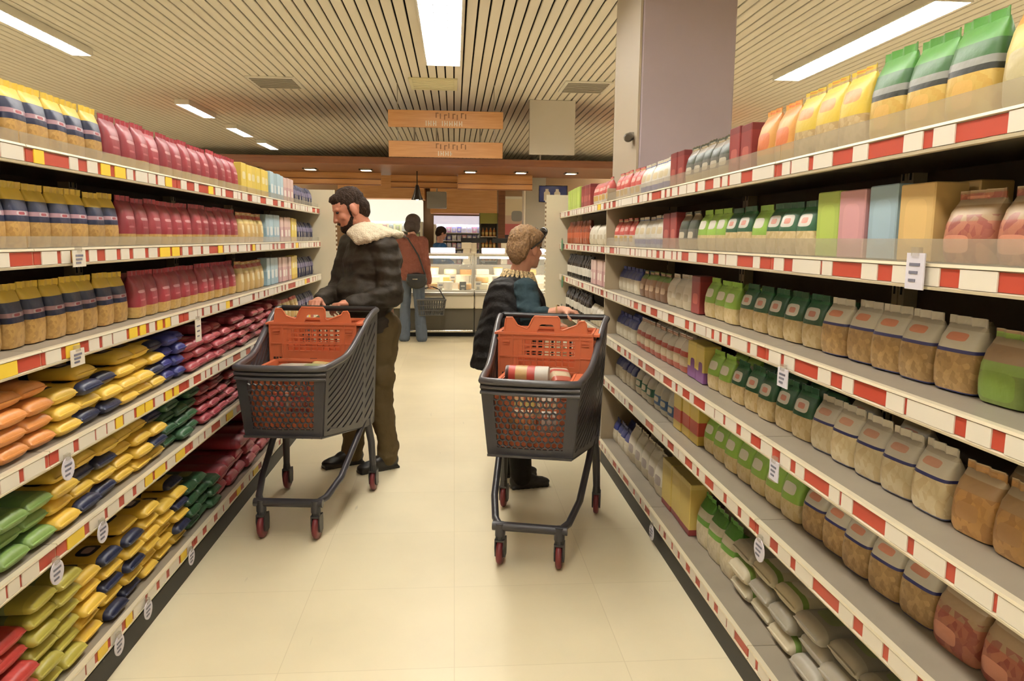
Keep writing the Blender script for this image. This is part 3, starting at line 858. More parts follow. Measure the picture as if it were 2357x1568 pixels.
fill('R', 1, 3.12, 3.35, 'dark_mix', 1, 0.05); fill('R', 1, 3.37, 3.6, 'darkred_box', 1, 0.05); fill('R', 1, 3.62, 4.2, 'white_blue', 1, 0.05); fill('R', 1, 4.22, 4.73, 'red_white', 1, 0.05)
fill('R', 2, 0.76, 1.44, 'green_leaf', 2, 0.1); fill('R', 2, 1.45, 2.09, 'white_stripe', 2, 0.1, skip=0.3); fill('R', 2, 2.1, 2.72, 'green_head', 2, 0.1); fill('R', 2, 2.73, 3.1, 'lime_head', 2, 0.09)
fill('R', 2, 3.12, 3.25, 'darkred_box', 1, 0.09); fill('R', 2, 3.26, 3.64, 'white_bag', 2, 0.09); fill('R', 2, 3.66, 4.2, 'brown_mix', 1, 0.09); fill('R', 2, 4.22, 4.73, 'white_navy', 2, 0.09)
fill('R', 3, 0.74, 1.47, 'tan_clear', 2, 0.1, skip=0.2); fill('R', 3, 1.48, 2.1, 'cream_stripe', 2, 0.09, skip=0.3); fill('R', 3, 2.11, 2.74, 'green_head', 2, 0.09); fill('R', 3, 2.75, 3.0, 'lime_head', 2, 0.09)
fill('R', 3, 3.02, 3.26, 'purple_box', 1, 0.09); fill('R', 3, 3.28, 4.2, 'white_red', 2, 0.08); fill('R', 3, 4.22, 4.73, 'white_navy', 2, 0.08)
fill('R', 4, 0.78, 1.5, 'red_clear', 2, 0.1); fill('R', 4, 1.51, 2.14, 'white_stripe', 2, 0.1, skip=0.2); fill('R', 4, 2.15, 3.02, 'lime_head', 2, 0.09); fill('R', 4, 3.04, 3.4, 'yellow_red', 1, 0.08)
fill('R', 4, 3.42, 3.8, 'blue_bag_up', 2, 0.08); fill('R', 4, 3.82, 4.2, 'teal_bag', 1, 0.08); fill('R', 4, 4.22, 4.73, 'white_navy', 2, 0.08)
stack('R', 5, 1.08, 2.08, ['lie_white'], 3, 0.07); stack('R', 5, 2.1, 2.62, ['lie_green', 'lie_green', 'lie_white'], 3, 0.07, ragged=0); fill('R', 5, 2.64, 3.08, 'big_green', 2, 0.09)
fill('R', 5, 3.1, 3.55, 'big_yellow', 1, 0.08); fill('R', 5, 3.57, 4.3, 'big_white', 2, 0.08); fill('R', 5, 4.32, 4.73, 'white_navy', 2, 0.08)
# narrow bay
fill('R', 0, 4.85, 5.4, 'red_white', 1, 0.03); fill('R', 0, 5.45, 5.9, 'darkred_box', 1, 0.03); fill('R', 0, 5.95, 6.6, 'lime_carton', 1, 0.03)
fill('R', 1, 4.85, 5.5, 'white_bag', 1, 0.03); fill('R', 1, 5.55, 6.6, 'red_bottle', 1, 0.03)
fill('R', 2, 4.85, 5.4, 'pink_box', 1, 0.03); fill('R', 2, 5.45, 6.6, 'dark_bottle', 1, 0.03)
fill('R', 3, 4.85, 5.4, 'white_bag', 1, 0.03); fill('R', 3, 5.45, 6.6, 'dark_bottle', 1, 0.03)
fill('R', 4, 4.85, 5.7, 'white_navy', 1, 0.03)
name_packs()

# ------------------------------------------------------------------ shopping trolleys
M_cart = mat('cart_plastic', '#353337', 0.38, bump=0.05, bscale=200)
M_cart2 = mat('cart_rim', '#4a484b', 0.35)
M_fork = mat('caster_fork', '#2b2a2c', 0.4)
M_wheel = mat('wheel_red', '#6a2429', 0.45)
M_tyre = mat('wheel_hub', '#3a2426', 0.5)
M_handle = mat('handle_black', '#1c1a1b', 0.3)
def clip_poly(poly, u0, u1, v0, v1):
    def cut(pl, f, g):
        out = []
        for i in range(len(pl)):
            a, c = pl[i], pl[(i + 1) % len(pl)]
            ia, ic = f(a) >= 0, f(c) >= 0
            if ia: out.append(a)
            if ia != ic:
                t = f(a) / (f(a) - f(c))
                out.append((a[0] + (c[0] - a[0]) * t, a[1] + (c[1] - a[1]) * t))
        return out
    for f in (lambda p: p[0] - u0, lambda p: u1 - p[0], lambda p: p[1] - v0, lambda p: v1 - p[1]):
        poly = cut(poly, f, None)
        if not poly: return []
    return poly
def trolley(label, loc, rz):
    """local origin on the floor under the basket's front; +y runs to the handle"""
    t = thing('shopping_trolley', label, 'shopping trolley', loc, rz)
    WF, WR, L = 0.215, 0.285, 0.80            # half widths front and rear, length
    def hw(u): return WF + (WR - WF) * u
    def zt(u):
        if u < 0.28: return 0.865 + 0.03 * u
        q = (u - 0.28) / 0.72
        return 0.8734 + 0.19 * (q * q * (3 - 2 * q)) * 0.9 + 0.02 * q
    def zb(u): return 0.53 - 0.12 * min(1, u / 0.9)
    def side(s):
        def f(u, v):
            z0, z1 = zb(u), zt(u)
            inset = 0.03 * (1 - v)
            return (s * (hw(u) - inset), 0.03 * (1 - v) * (1 - u) + u * L, z0 + (z1 - z0) * v)
        return f
    for s in (-1, 1):
        f = side(s)
        b = MB()
        def strip(u0, u1, v0, v1, nu=14, nv=1):
            vs, fs = [], []
            for i in range(nu + 1):
                for j in range(nv + 1):
                    vs.append(f(u0 + (u1 - u0) * i / nu, v0 + (v1 - v0) * j / nv))
            for i in range(nu):
                for j in range(nv):
                    a = i * (nv + 1) + j
                    fs.append((a, a + 1, a + nv + 2, a + nv + 1))
            b.add(vs, fs)
        strip(0, 1, 0.93, 1.0); strip(0, 1, 0, 0.06); strip(0, 0.05, 0, 1, 1, 8); strip(0.72, 0.77, 0, 1, 1, 8); strip(0.95, 1, 0, 1, 1, 8)
        for a0, a1 in ((0.05, 0.72), (0.77, 0.95)):
            k = -1.2
            while k < 1.2:
                poly = []
                for i in range(9):
                    u = a0 + (a1 - a0) * i / 8
                    poly.append((u, k + 0.72 * (u - 0.05)))
                for i in range(8, -1, -1):
                    u = a0 + (a1 - a0) * i / 8
                    poly.append((u, k + 0.07 + 0.72 * (u - 0.05)))
                pl = clip_poly(poly, a0, a1, 0.06, 0.93)
                if len(pl) > 2:
                    b.add([f(*q) for q in pl], [tuple(range(len(pl)))])
                k += 0.098
        b.build('basket_side', M_cart, t, solid=0.012)
    # front panel with hexagonal mesh
    def ff(u, v):
        wv = WF - 0.03 * (1 - v)
        return (-wv + 2 * wv * u, 0.03 * (1 - v) - 0.012 * (1 - (2 * u - 1) ** 2), zb(0) + (zt(0) - zb(0)) * v)
    b = MB()
    def fstrip(u0, u1, v0, v1, nu=8, nv=4):
        vs = [ff(u0 + (u1 - u0) * i / nu, v0 + (v1 - v0) * j / nv) for i in range(nu + 1) for j in range(nv + 1)]
        b.add(vs, [(i * (nv + 1) + j, i * (nv + 1) + j + 1, (i + 1) * (nv + 1) + j + 1, (i + 1) * (nv + 1) + j) for i in range(nu) for j in range(nv)])
    U0, U1, V0, V1 = 0.115, 0.885, 0.1, 0.86
    fstrip(0, 1, 0, V0); fstrip(0, 1, V1, 1); fstrip(0, U0, V0, V1, 2); fstrip(U1, 1, V0, V1, 2)
    p = 0.0705                                  # hexagon pitch in u
    asp = (zt(0) - zb(0)) / (2 * WF)            # v to u scale
    ro = p / math.sqrt(3)
    rowh = 1.5 * ro / asp
    r = 0
    v = V0 - rowh * 0.2
    while v < V1 + rowh:
        u = U0 - p + (p / 2 if r % 2 else 0)
        while u < U1 + p:
            hexo = [(u + ro * math.sin(PI / 3 * k), v + ro / asp * math.cos(PI / 3 * k)) for k in range(6)]
            hexi = [(u + ro * 0.80 * math.sin(PI / 3 * k), v + ro * 0.80 / asp * math.cos(PI / 3 * k)) for k in range(6)]
            for k in range(6):
                q = [hexo[k], hexo[(k + 1) % 6], hexi[(k + 1) % 6], hexi[k]]
                q = clip_poly(q, U0, U1, V0, V1)
                if len(q) > 2:
                    b.add([ff(*x) for x in q], [tuple(range(len(q)))])
            u += p
        v += rowh
        r += 1
    b.build('basket_front', M_cart, t, solid=0.011)
    # floor grid
    b = MB()
    for i in range(13):
        u = i / 12
        b.bb(-hw(u) + 0.03, hw(u) - 0.03, u * L - 0.006, u * L + 0.006, zb(u) - 0.004, zb(u) + 0.006)
    for i in range(9):
        x = (i - 4) / 4
        b.tube([(x * (hw(u) - 0.035), u * L, zb(u) - 0.002) for u in (0.02, 0.5, 0.9, 1.0)], 0.007, 6)
    b.build('basket_floor', M_cart, t)
    # rear gate
    b = MB()
    for i in range(11):
        x = -0.24 + 0.048 * i
        b.bb(x - 0.006, x + 0.006, L - 0.012, L - 0.002, 0.42, 0.98)
    for z in (0.44, 0.62, 0.8, 0.98):
        b.bb(-0.262, 0.262, L - 0.016, L - 0.002, z - 0.008, z + 0.008)
    b.build('rear_gate', M_cart, t)
    # rim
    b = MB()
    pts = [(-hw(u), u * L, zt(u)) for u in [1 - k / 14 for k in range(14)]]
    pts += [(-WF + 0.004, -0.004, zt(0)), (-WF + 0.03, -0.02, zt(0))] + [(WF * x, -0.02 - 0.012 * (1 - x * x), zt(0)) for x in (-0.5, 0, 0.5)] + [(WF - 0.03, -0.02, zt(0)), (WF - 0.004, -0.004, zt(0))]
    pts += [(hw(u), u * L, zt(u)) for u in [(k + 1) / 14 for k in range(14)]]
    b.tube(pts, 0.016, 10)
    for dz in (-0.028, -0.052):
        b.tube([(x * (WF + 0.002), -0.016 - 0.012 * (1 - x * x) + (0.01 if abs(x) > 0.9 else 0), zt(0) + dz) for x in (-1, -0.92, -0.5, 0, 0.5, 0.92, 1)], 0.008, 8)
    b.build('basket_rim', M_cart2, t, smooth=True)
    # handle bar
    b = MB()
    b.tube([(-0.285, L + 0.005, 1.06), (-0.27, L + 0.035, 1.066), (0.27, L + 0.035, 1.066), (0.285, L + 0.005, 1.06)], 0.0165, 12)
    b.build('handle', M_handle, t, smooth=True)
    # leg frame
    b = MB()
    for s in (-1, 1):
        b.tube([(s * 0.235, 0.66, 0.45), (s * 0.228, 0.5, 0.38), (s * 0.205, 0.27, 0.25), (s * 0.17, 0.12, 0.195), (s * 0.135, 0.05, 0.185)], 0.017, 10)
        b.tube([(s * 0.235, 0.72, 0.45), (s * 0.25, 0.765, 0.3), (s * 0.255, 0.775, 0.16)], [0.024, 0.021, 0.019], 10)
        b.tube([(s * 0.19, 0.1, 0.55), (s * 0.2, 0.3, 0.5), (s * 0.235, 0.66, 0.45)], 0.014, 8)
    b.tube([(-0.17, 0.055, 0.185), (0.17, 0.055, 0.185)], 0.021, 10)
    for s in (-1, 1):
        b.tube([(s * 0.135, 0.055, 0.2), (s * 0.135, 0.055, 0.14)], 0.024, 12)
    b.build('leg_frame', M_cart, t, smooth=True)
    for x, y in ((-0.135, 0.055), (0.135, 0.055), (-0.255, 0.775), (0.255, 0.775)):
        b = MB()
        b.tube([(x, y, 0.165), (x, y, 0.118)], [0.018, 0.023], 10)
        for s in (-1, 1):
            b.prism([(-0.03, 0.125), (0.03, 0.125), (0.034, 0.09), (0.028, 0.04), (0.0, 0.03), (-0.026, 0.045), (-0.034, 0.09)], -0.003, 0.003)
            vs = b.v[-14:]
            b.v[-14:] = [(x + s * 0.0195 + q[1], y + q[0] + 0.012, q[2]) for q in vs]
        b.bb(x - 0.02, x + 0.02, y - 0.025, y + 0.035, 0.116, 0.126)
        c = b.build('caster', M_fork, t)
        b = MB()
        M = Matrix.Rotation(PI / 2, 3, 'Y')
        b.lathe([(0.03, -0.013), (0.052, -0.013), (0.058, -0.008), (0.06, 0), (0.058, 0.008), (0.052, 0.013), (0.03, 0.013)], (x, y + 0.012, 0.061), 20, M)
        wv = b.build('wheel', M_wheel, c, smooth=True)
        b = MB()
        b.lathe([(0.028, -0.0165), (0.03, -0.014), (0.03, 0.014), (0.028, 0.0165)], (x, y + 0.012, 0.061), 14, M)
        b.build('hub', M_tyre, c, smooth=True)
    return t
RCX, RCY, RCR = 0.325, 3.12, math.radians(-14.5)
LCX, LCY, LCR = -0.815, 3.50, math.radians(-6.5)
rt = trolley('dark grey shopping trolley pushed by the person in the black waistcoat', (RCX, RCY, 0), RCR)
ltr = trolley('dark grey shopping trolley pushed by the person in the dark jacket', (LCX, LCY, 0), LCR)
def cartpt(which, x, y, z):
    cx, cy, a = (RCX, RCY, RCR) if which == 'R' else (LCX, LCY, LCR)
    return (cx + x * math.cos(a) - y * math.sin(a), cy + x * math.sin(a) + y * math.cos(a), z)

# folding crates in the trolleys
M_crate = mat('crate_orange', '#c86a44', 0.42, bump=0.03, bscale=120)
M_slot = mat('crate_slot', '#3a2016', 0.6)
def crate(label, loc, rz, wd=0.47, dp=0.27, h=0.25, handles=True, tall_post=0.0):
    t = thing('folding_crate', label, 'crate', loc, rz, 'orange folding crates')
    W = wd / 2
    def wall(y, sgn, name):
        nonlocal handles
        b = MB()
        th = 0.006
        def pl(x0, x1, z0, z1, e=0.0):
            b.bb(x0, x1, y - th / 2 - e, y + th / 2 + e, z0, z1)
        a0, a1 = -W * 0.44, W * 0.50        # window
        z0, z1 = 0.075, h - 0.035
        pl(-W, -W * 0.70, 0, h); pl(W * 0.72, W, 0, h)
        pl(-W * 0.70, W * 0.72, 0, z0); pl(-W * 0.70, W * 0.72, z1, h)
        pl(-W * 0.70, a0 - 0.04, z0, z0 + 0.06); pl(-W * 0.70, a0 - 0.012, z0 + 0.06, z1)
        pl(a1 + 0.03, W * 0.72, z0, z1)
        n = 9
        for i in range(n + 1):
            x = a0 - 0.035 + (a1 - a0 + 0.065) * i / n
            pl(x - 0.0032, x + 0.0032, z0, z1, 0.002)
        for i in range(6):
            z = z0 + (z1 - z0) * i / 5
            pl(a0 - 0.04, a1 + 0.03, z - 0.003, z + 0.003, 0.002)
        # ribs and rim
        b.bb(-W, W, y - 0.012, y + 0.012, h - 0.012, h)
        b.bb(-W, W, y - 0.009, y + 0.009, h - 0.032, h - 0.026)
        b.bb(-W, W, y - 0.008, y + 0.008, h * 0.5 - 0.003, h * 0.5 + 0.003)
        for x in (-W * 0.99, -W * 0.70, W * 0.72, W * 0.99):
            b.bb(x - 0.004, x + 0.004, y - 0.008, y + 0.008, 0, h)
        for x in (-W * 0.84, W * 0.84):
            b.bb(x - 0.018, x + 0.018, y - 0.012, y + 0.012, h - 0.05, h - 0.044)
            b.bb(x - 0.018, x + 0.018, y - 0.012, y + 0.012, h - 0.062, h - 0.058)
        o = b.build(name, M_crate, t)
        b = MB()
        for k in range(3):
            b.bb(-W * 0.92 + 0.016 * k, -W * 0.92 + 0.016 * k + 0.011, y + sgn * 0.001, y + sgn * 0.0045, 0.03, 0.042)
        b.bb(-0.018, 0.02, y + sgn * 0.001, y + sgn * 0.0045, 0.028, 0.036)
        b.build('slot', M_slot, o)
        if handles:
            b = MB()
            k = W / 0.235
            P1 = [(-0.207, 0), (-0.2, 0.06), (-0.196, 0.072), (-0.166, 0.072), (-0.158, 0.06), (-0.141, 0.034), (-0.095, 0.018)]
            P2 = [(-0.085, 0.024), (-0.066, 0.066), (-0.056, 0.081), (0.06, 0.081), (0.068, 0.07), (0.07, 0.02)]
            P3 = [(0.084, 0.014), (0.155, 0.042), (0.168, 0.06), (0.19, 0.062), (0.198, 0.05), (0.207, 0)]
            top = [(x * k, h + z) for x, z in P1 + P2 + P3]
            def pz(pts):
                b.prism([(x * k, h + z) for x, z in pts], y - 0.004, y + 0.004)
            pz([(-0.207, -0.004)] + P1 + [(-0.095, -0.004)])
            pz([(-0.095, -0.004), (-0.095, 0.018), (-0.085, 0.024), (-0.066, 0.066), (-0.056, 0.081), (-0.03, 0.081), (-0.03, 0.036), (-0.042, 0.008), (-0.042, -0.004)])
            pz([(-0.03, 0.036), (-0.03, 0.081), (0.04, 0.081), (0.04, 0.036), (0.03, 0.042), (-0.02, 0.042)])
            pz([(0.045, -0.004), (0.045, 0.012), (0.04, 0.036), (0.04, 0.081), (0.06, 0.081), (0.068, 0.07), (0.07, 0.02), (0.084, 0.014), (0.084, -0.004)])
            pz([(0.084, -0.004)] + P3 + [(0.207, -0.004)])
            # raised lip along the handle outline
            b.tube([(x, y + sgn * 0.003, z) for x, z in top], 0.0045, 6)
            b.build('carry_handle', M_crate, t)
        return o
    wall(0, -1, 'front_panel')
    handles = False
    wall(dp, 1, 'rear_panel')
    for s in (-1, 1):
        b = MB()
        x = s * (W - 0.004)
        b.bb(x - 0.003, x + 0.003, 0, dp, 0, 0.06); b.bb(x - 0.003, x + 0.003, 0, dp, h - 0.04, h)
        for k in range(9):
            yy = dp * k / 8
            b.bb(x - 0.004, x + 0.004, yy - 0.004, yy + 0.004, 0.05, h - 0.03)
        for k in range(3):
            z = 0.09 + k * (h - 0.13) / 2.6
            b.bb(x - 0.004, x + 0.004, 0, dp, z - 0.003, z + 0.003)
        b.bb(x - 0.01, x + s * 0.03 + 0.004, 0.0, dp, h - 0.014, h - 0.004)
        b.bb(x - 0.008, x + s * 0.022 + 0.004, 0.02, 0.06, h - 0.045, h - 0.032)
        b.build('side_panel', M_crate, t)
    b = MB()
    b.bb(-W, W, 0, dp, -0.002, 0.006)
    if tall_post:
        for s in (-1,):
            b.bb(s * W - 0.005, s * W + 0.035, 0.0, 0.02, -tall_post, 0.0)
            b.bb(s * W + 0.03, s * W + 0.10, 0.004, 0.016, -tall_post, 0.0)
    b.build('crate_floor', M_crate, t)
    return t
crate('orange folding crate upright at the handle end of the right trolley', cartpt('R', 0.0, 0.50, 0.772), RCR, 0.47, 0.26, 0.245, tall_post=0.13)
crate('orange folding crate upright at the handle end of the left trolley', cartpt('L', 0.0, 0.52, 0.79), LCR, 0.47, 0.24, 0.23)
crate('orange crate low in the right trolley behind its honeycomb front', cartpt('R', 0.0, 0.075, 0.545), RCR, 0.33, 0.36, 0.29, handles=False)
crate('orange crate low in the left trolley behind its honeycomb front', cartpt('L', 0.0, 0.075, 0.545), LCR, 0.33, 0.36, 0.29, handles=False)

# shopping in the crates
def goods(which, x, y, z, kd, label, rz=0.0, tilt=(0, 0)):
    k = KIND[kd]
    o = bpy.data.objects.new(k['name'], k['me'])
    COL.objects.link(o)
    a = RCR if which == 'R' else LCR
    o.location = cartpt(which, x, y, z)
    o.rotation_euler = (tilt[0], tilt[1], a + rz)
    tag(o, label, k['cat'])
    return o
kind('tin', 'bottle', (0.085, 0.085, 0.16), P('tin_print', [(0, '#e6dfd2'), (0.22, '#c23a2c'), (0.42, '#cfae6a'), (0.72, '#c23a2c'), (0.9, '#e9e2d4')], crinkle=0), 'tin')
def canister(which, x, y, z, label, r=0.045, h=0.17, rz=0.0, m=None):
    a = RCR if which == 'R' else LCR
    t = thing('tin_can', label, 'tin', cartpt(which, x, y, z + r), a + rz)
    b = MB()
    b.lathe([(r * 0.96, -h / 2), (r, -h / 2 + 0.006), (r, h / 2 - 0.006), (r * 0.96, h / 2)], (0, 0, 0), 24, Matrix.Rotation(PI / 2, 3, 'Y'))
    b.build('can_body', m or P('can_print', [(0, '#4a2a22'), (0.06, '#c8402f'), (0.22, '#d9b372'), (0.5, '#c8402f'), (0.68, '#ece6d8')], axis='X', crinkle=0), t, smooth=True)
    b = MB()
    b.lathe([(r * 0.9, -h / 2 - 0.003), (r * 0.97, -h / 2 - 0.003), (r * 0.97, -h / 2 + 0.003), (r * 0.9, -h / 2 + 0.003)], (0, 0, 0), 24, Matrix.Rotation(PI / 2, 3, 'Y'))
    b.build('rim', M_cart2, t, smooth=True)
canister('R', -0.055, 0.30, 0.80, 'red and cream tin lying under the right crate', 0.042, 0.2)
goods('R', 0.105, 0.33, 0.79, 'white_red', 'white and red pack beside the tin in the right trolley', 0.3, (-1.2, 0))
goods('R', 0.06, 0.24, 0.64, 'cream_stripe', 'pale bag standing in the low crate of the right trolley', 0.2)
goods('R', -0.06, 0.2, 0.56, 'tan_clear', 'amber bag low in the front crate of the right trolley', -0.2)
goods('R', 0.08, 0.16, 0.56, 'white_bag', 'plain white bag low in the front crate of the right trolley', 0.1)
goods('R', -0.08, 0.32, 0.56, 'cream_pouch', 'cream pouch behind the amber bag in the right trolley', 0.1)
goods('R', 0.07, 0.32, 0.56, 'tan_pack', 'tan pack behind the white bag in the right trolley', 0.1)
goods('L', -0.09, 0.16, 0.56, 'red_white', 'red and white pack low in the left trolley, outer side', 0.1)
goods('L', 0.05, 0.15, 0.56, 'red_pack', 'crimson pack low in the middle of the left trolley', -0.1)
goods('L', 0.095, 0.27, 0.56, 'red_pack', 'crimson pack low in the left trolley, nearest the aisle', 0.1)
goods('L', -0.05, 0.3, 0.56, 'white_blue', 'white pack with blue foot low in the left trolley', 0.1)
goods('L', 0.15, 0.30, 0.76, 'lie_white', 'cream flat pack on top of the goods in the left trolley', PI / 2)
goods('L', 0.095, 0.33, 0.74, 'tan_pack', 'tan pack leaning under the left crate', 0.2, (-1.0, 0))

# ------------------------------------------------------------------ people
def merge(mb, name, m, parent, voxel=0.007, smooth=6, wr=None):
    """fuse overlapping volumes into one continuous surface"""
    me = mb.mesh(name + '_raw')
    o = bpy.data.objects.new(name + '_raw', me)
    COL.objects.link(o)
    r = o.modifiers.new('r', 'REMESH')
    r.mode = 'VOXEL'
    r.voxel_size = voxel
    if smooth:
        sm = o.modifiers.new('s', 'SMOOTH')
        sm.iterations = smooth
        sm.factor = 0.5
    dg = bpy.context.evaluated_depsgraph_get()
    me2 = bpy.data.meshes.new_from_object(o.evaluated_get(dg))
    bpy.data.objects.remove(o)
    bpy.data.meshes.remove(me)
    me2.name = name
    if wr:
        amp, fr = wr[0], Vector(wr[1:])
        ns = [v.normal.copy() for v in me2.vertices]
        for v, n in zip(me2.vertices, ns):
            q = Vector((v.co.x * fr.x, v.co.y * fr.y, v.co.z * fr.z))
            v.co += n * amp * (noise.noise(q) + 0.5 * noise.noise(q * 2.3))
    me2.materials.clear()
    me2.materials.append(m)
    me2.polygons.foreach_set('use_smooth', [True] * len(me2.polygons))
    o = bpy.data.objects.new(name, me2)
    COL.objects.link(o)
    o.parent = parent
    return o

def frame(F, up=(0, 0, 1)):
    F = Vector(F).normalized()
    Lf = Vector(up).cross(F).normalized()
    U = F.cross(Lf).normalized()
    return F, Lf, U
def fmat(F, Lf, U):
    return Matrix((( F.x, Lf.x, U.x), (F.y, Lf.y, U.y), (F.z, Lf.z, U.z)))

def head(b, c, F, tilt=0.0, s=1.0, neck=None):
    """skull, jaw, brow, nose, lips, chin and ears; c = centre of the head"""
    F, Lf, U = frame(F)
    F2 = (F * math.cos(tilt) - U * math.sin(tilt)).normalized()
    U2 = (U * math.cos(tilt) + F * math.sin(tilt)).normalized()
    c = Vector(c)
    M = fmat(F2, Lf, U2)
    P_ = lambda f, l, u: c + F2 * f * s + Lf * l * s + U2 * u * s
    b.ell(P_(-0.012, 0, 0.025), (0.098 * s, 0.076 * s, 0.092 * s), M)
    b.ell(P_(0.025, 0, -0.035), (0.068 * s, 0.06 * s, 0.075 * s), M)
    b.ell(P_(0.05, 0, -0.075), (0.038 * s, 0.042 * s, 0.034 * s), M)
    b.cap(P_(0.082, 0, 0.02), 0.008 * s, P_(0.104, 0, -0.022), 0.0125 * s)
    for l in (-1, 1):
        b.cap(P_(0.076, l * 0.012, 0.034), 0.01 * s, P_(0.07, l * 0.04, 0.034), 0.01 * s)
        b.ell(P_(0.058, l * 0.042, -0.015), (0.022 * s, 0.02 * s, 0.022 * s), M)
        b.ell(P_(-0.008, l * 0.079, -0.008), (0.021 * s, 0.011 * s, 0.034 * s), M, 12, 8)
        b.ell(P_(0.098, l * 0.012, -0.024), (0.009 * s, 0.009 * s, 0.008 * s), M, 10, 6)
    b.cap(P_(0.084, -0.018, -0.056), 0.008 * s, P_(0.084, 0.018, -0.056), 0.008 * s)
    b.cap(P_(0.08, -0.016, -0.067), 0.008 * s, P_(0.08, 0.016, -0.067), 0.008 * s)
    b.ell(P_(0.072, 0, -0.092), (0.02 * s, 0.022 * s, 0.017 * s), M)
    if neck is not None:
        b.cap(P_(-0.02, 0, -0.05), 0.055 * s, neck, 0.062 * s)
    return P_, M

def hand(b, wrist, D, N, s=1.0, curl=1.0, thumb=1, spread=1.0):
    """D: towards the fingertips, N: out of the back of the hand; fingers curl towards -N; thumb = side along D x N"""
    D = Vector(D).normalized()
    N = (Vector(N) - D * Vector(N).dot(D)).normalized()
    S = D.cross(N)
    w_ = Vector(wrist)
    b.cap(w_ - D * 0.01 * s, 0.023 * s, w_ + D * 0.03 * s, 0.026 * s, flat=(1, 1))
    for k, (o, ln, r) in enumerate(((0.029, 0.072, 0.0082), (0.0098, 0.08, 0.0085), (-0.0098, 0.075, 0.0082), (-0.029, 0.06, 0.0074))):
        o *= thumb
        base = w_ + D * (0.082 - 0.004 * abs(k - 1.2)) * s + S * o * s
        b.cap(w_ + D * 0.02 * s + S * o * 0.6 * s, 0.014 * s, base, 0.0115 * s)
        a = 0.0
        p = base
        for j, (fr, cu) in enumerate(((0.45, 0.75), (0.32, 0.85), (0.23, 0.6))):
            a += cu * curl * (1 + 0.08 * k)
            q = p + (D * math.cos(a) - N * math.sin(a)) * ln * fr * s + S * o * 0.04 * spread
            b.cap(p, r * (1.05 - 0.08 * j) * s, q, r * (0.97 - 0.1 * j) * s, 10)
            p = q
    t0 = w_ + D * 0.028 * s + S * thumb * 0.026 * s - N * 0.006
    t1 = t0 + (D * 0.55 + S * thumb * 0.55 - N * 0.5).normalized() * 0.036 * s
    t2 = t1 + (D * 0.7 + S * thumb * 0.1 - N * 0.7).normalized() * 0.03 * s
    b.cap(w_ + D * 0.01 * s + S * thumb * 0.012 * s, 0.016 * s, t0, 0.013 * s)
    b.cap(t0, 0.0125 * s, t1, 0.0105 * s, 10)
    b.cap(t1, 0.0105 * s, t2, 0.009 * s, 10)

def shoe(b, heel, F, s=1.0, boot=False, L=0.27):
    F, Lf, U = frame((F[0], F[1], 0))
    h = Vector(heel)
    P_ = lambda f, l, u: h + F * f * s + Lf * l * s + Vector((0, 0, u * s))
    M = fmat(F, Lf, U)
    b.ell(P_(0.05, 0, 0.05), (0.06 * s, 0.04 * s, 0.05 * s), M)
    b.cap(P_(0.06, 0, 0.045), 0.043 * s, P_(L - 0.06, 0, 0.032), 0.034 * s)
    b.ell(P_(L - 0.075, 0, 0.03), (0.075 * s, 0.05 * s, 0.03 * s), M)
    b.ell(P_(0.11, 0, 0.058), (0.075 * s, 0.044 * s, 0.036 * s), M)
    b.cap(P_(0.05, 0, 0.08), 0.048 * s, P_(0.045, 0, 0.13), 0.048 * s)
    b.box(P_(L * 0.48, 0, 0.008), (L * 0.96 * s, 0.078 * s, 0.016 * s), math.atan2(F.y, F.x))

def eyes(P_, M, parent, m, s=1.0):
    for l in (-1, 1):
        b = MB()
        b.ell(P_(0.074, l * 0.031, 0.018), (0.011 * s, 0.013 * s, 0.008 * s), M, 10, 6)
        b.build('eye', m, parent, smooth=True)

M_eye = mat('eye_dark', '#231a14', 0.2)
M_skin1 = mat('skin_man', '#b57960', 0.55, bump=0.03, bscale=300)
M_skin2 = mat('skin_woman', '#c08a70', 0.55, bump=0.03, bscale=300)
M_hair1 = mat('hair_brown', '#2c1d13', 0.75, bump=0.9, bscale=120, vary=0.4, spec=0.2)
M_hair2 = mat('hair_blond', '#86694a', 0.55, bump=0.9, bscale=90, vary=0.3, spec=0.25)
def cloth(name, col, rough=0.8, bump=0.35, bscale=14, rib=None):
    if name in MATS: return MATS[name]
    m = mat(name, col, rough, bump=bump, bscale=bscale, spec=0.25)
    nt = m.node_tree
    bp = [n for n in nt.nodes if n.type == 'BUMP'][0]
    bp.inputs['Distance'].default_value = 0.03
    if rib:
        wv = nt.nodes.new('ShaderNodeTexWave')
        wv.wave_type = 'BANDS'
        wv.bands_direction = rib[0]
        wv.inputs['Scale'].default_value = rib[1]
        wv.inputs['Distortion'].default_value = 2.5
        wv.inputs['Detail'].default_value = 1
        tc = nt.nodes.new('ShaderNodeTexCoord')
        nt.links.new(tc.outputs['Object'], wv.inputs['Vector'])
        b2 = nt.nodes.new('ShaderNodeBump')
        b2.inputs['Strength'].default_value = rib[2]
        b2.inputs['Distance'].default_value = 0.02
        nt.links.new(wv.outputs['Fac'], b2.inputs['Height'])
        nt.links.new(bp.outputs['Normal'], b2.inputs['Normal'])
        nt.links.new(b2.outputs['Normal'], nt.nodes['Principled BSDF'].inputs['Normal'])
    return m
M_jacket = cloth('jacket_charcoal', '#332c24', 0.62, 0.4, 12, ('Z', 3.4, 0.55))
M_fleece = cloth('collar_fleece', '#d8c9ae', 0.95, 0.6, 120)
M_khaki = cloth('trousers_khaki', '#57482d', 0.85, 0.5, 9)
M_shoe = mat('shoe_black', '#14110f', 0.4)
M_vest = cloth('vest_black', '#151211', 0.7, 0.4, 22, ('DIAGONAL', 7, 0.4))
M_teal = cloth('sleeve_teal', '#26383e', 0.85, 0.4, 16, ('Z', 5, 0.3))
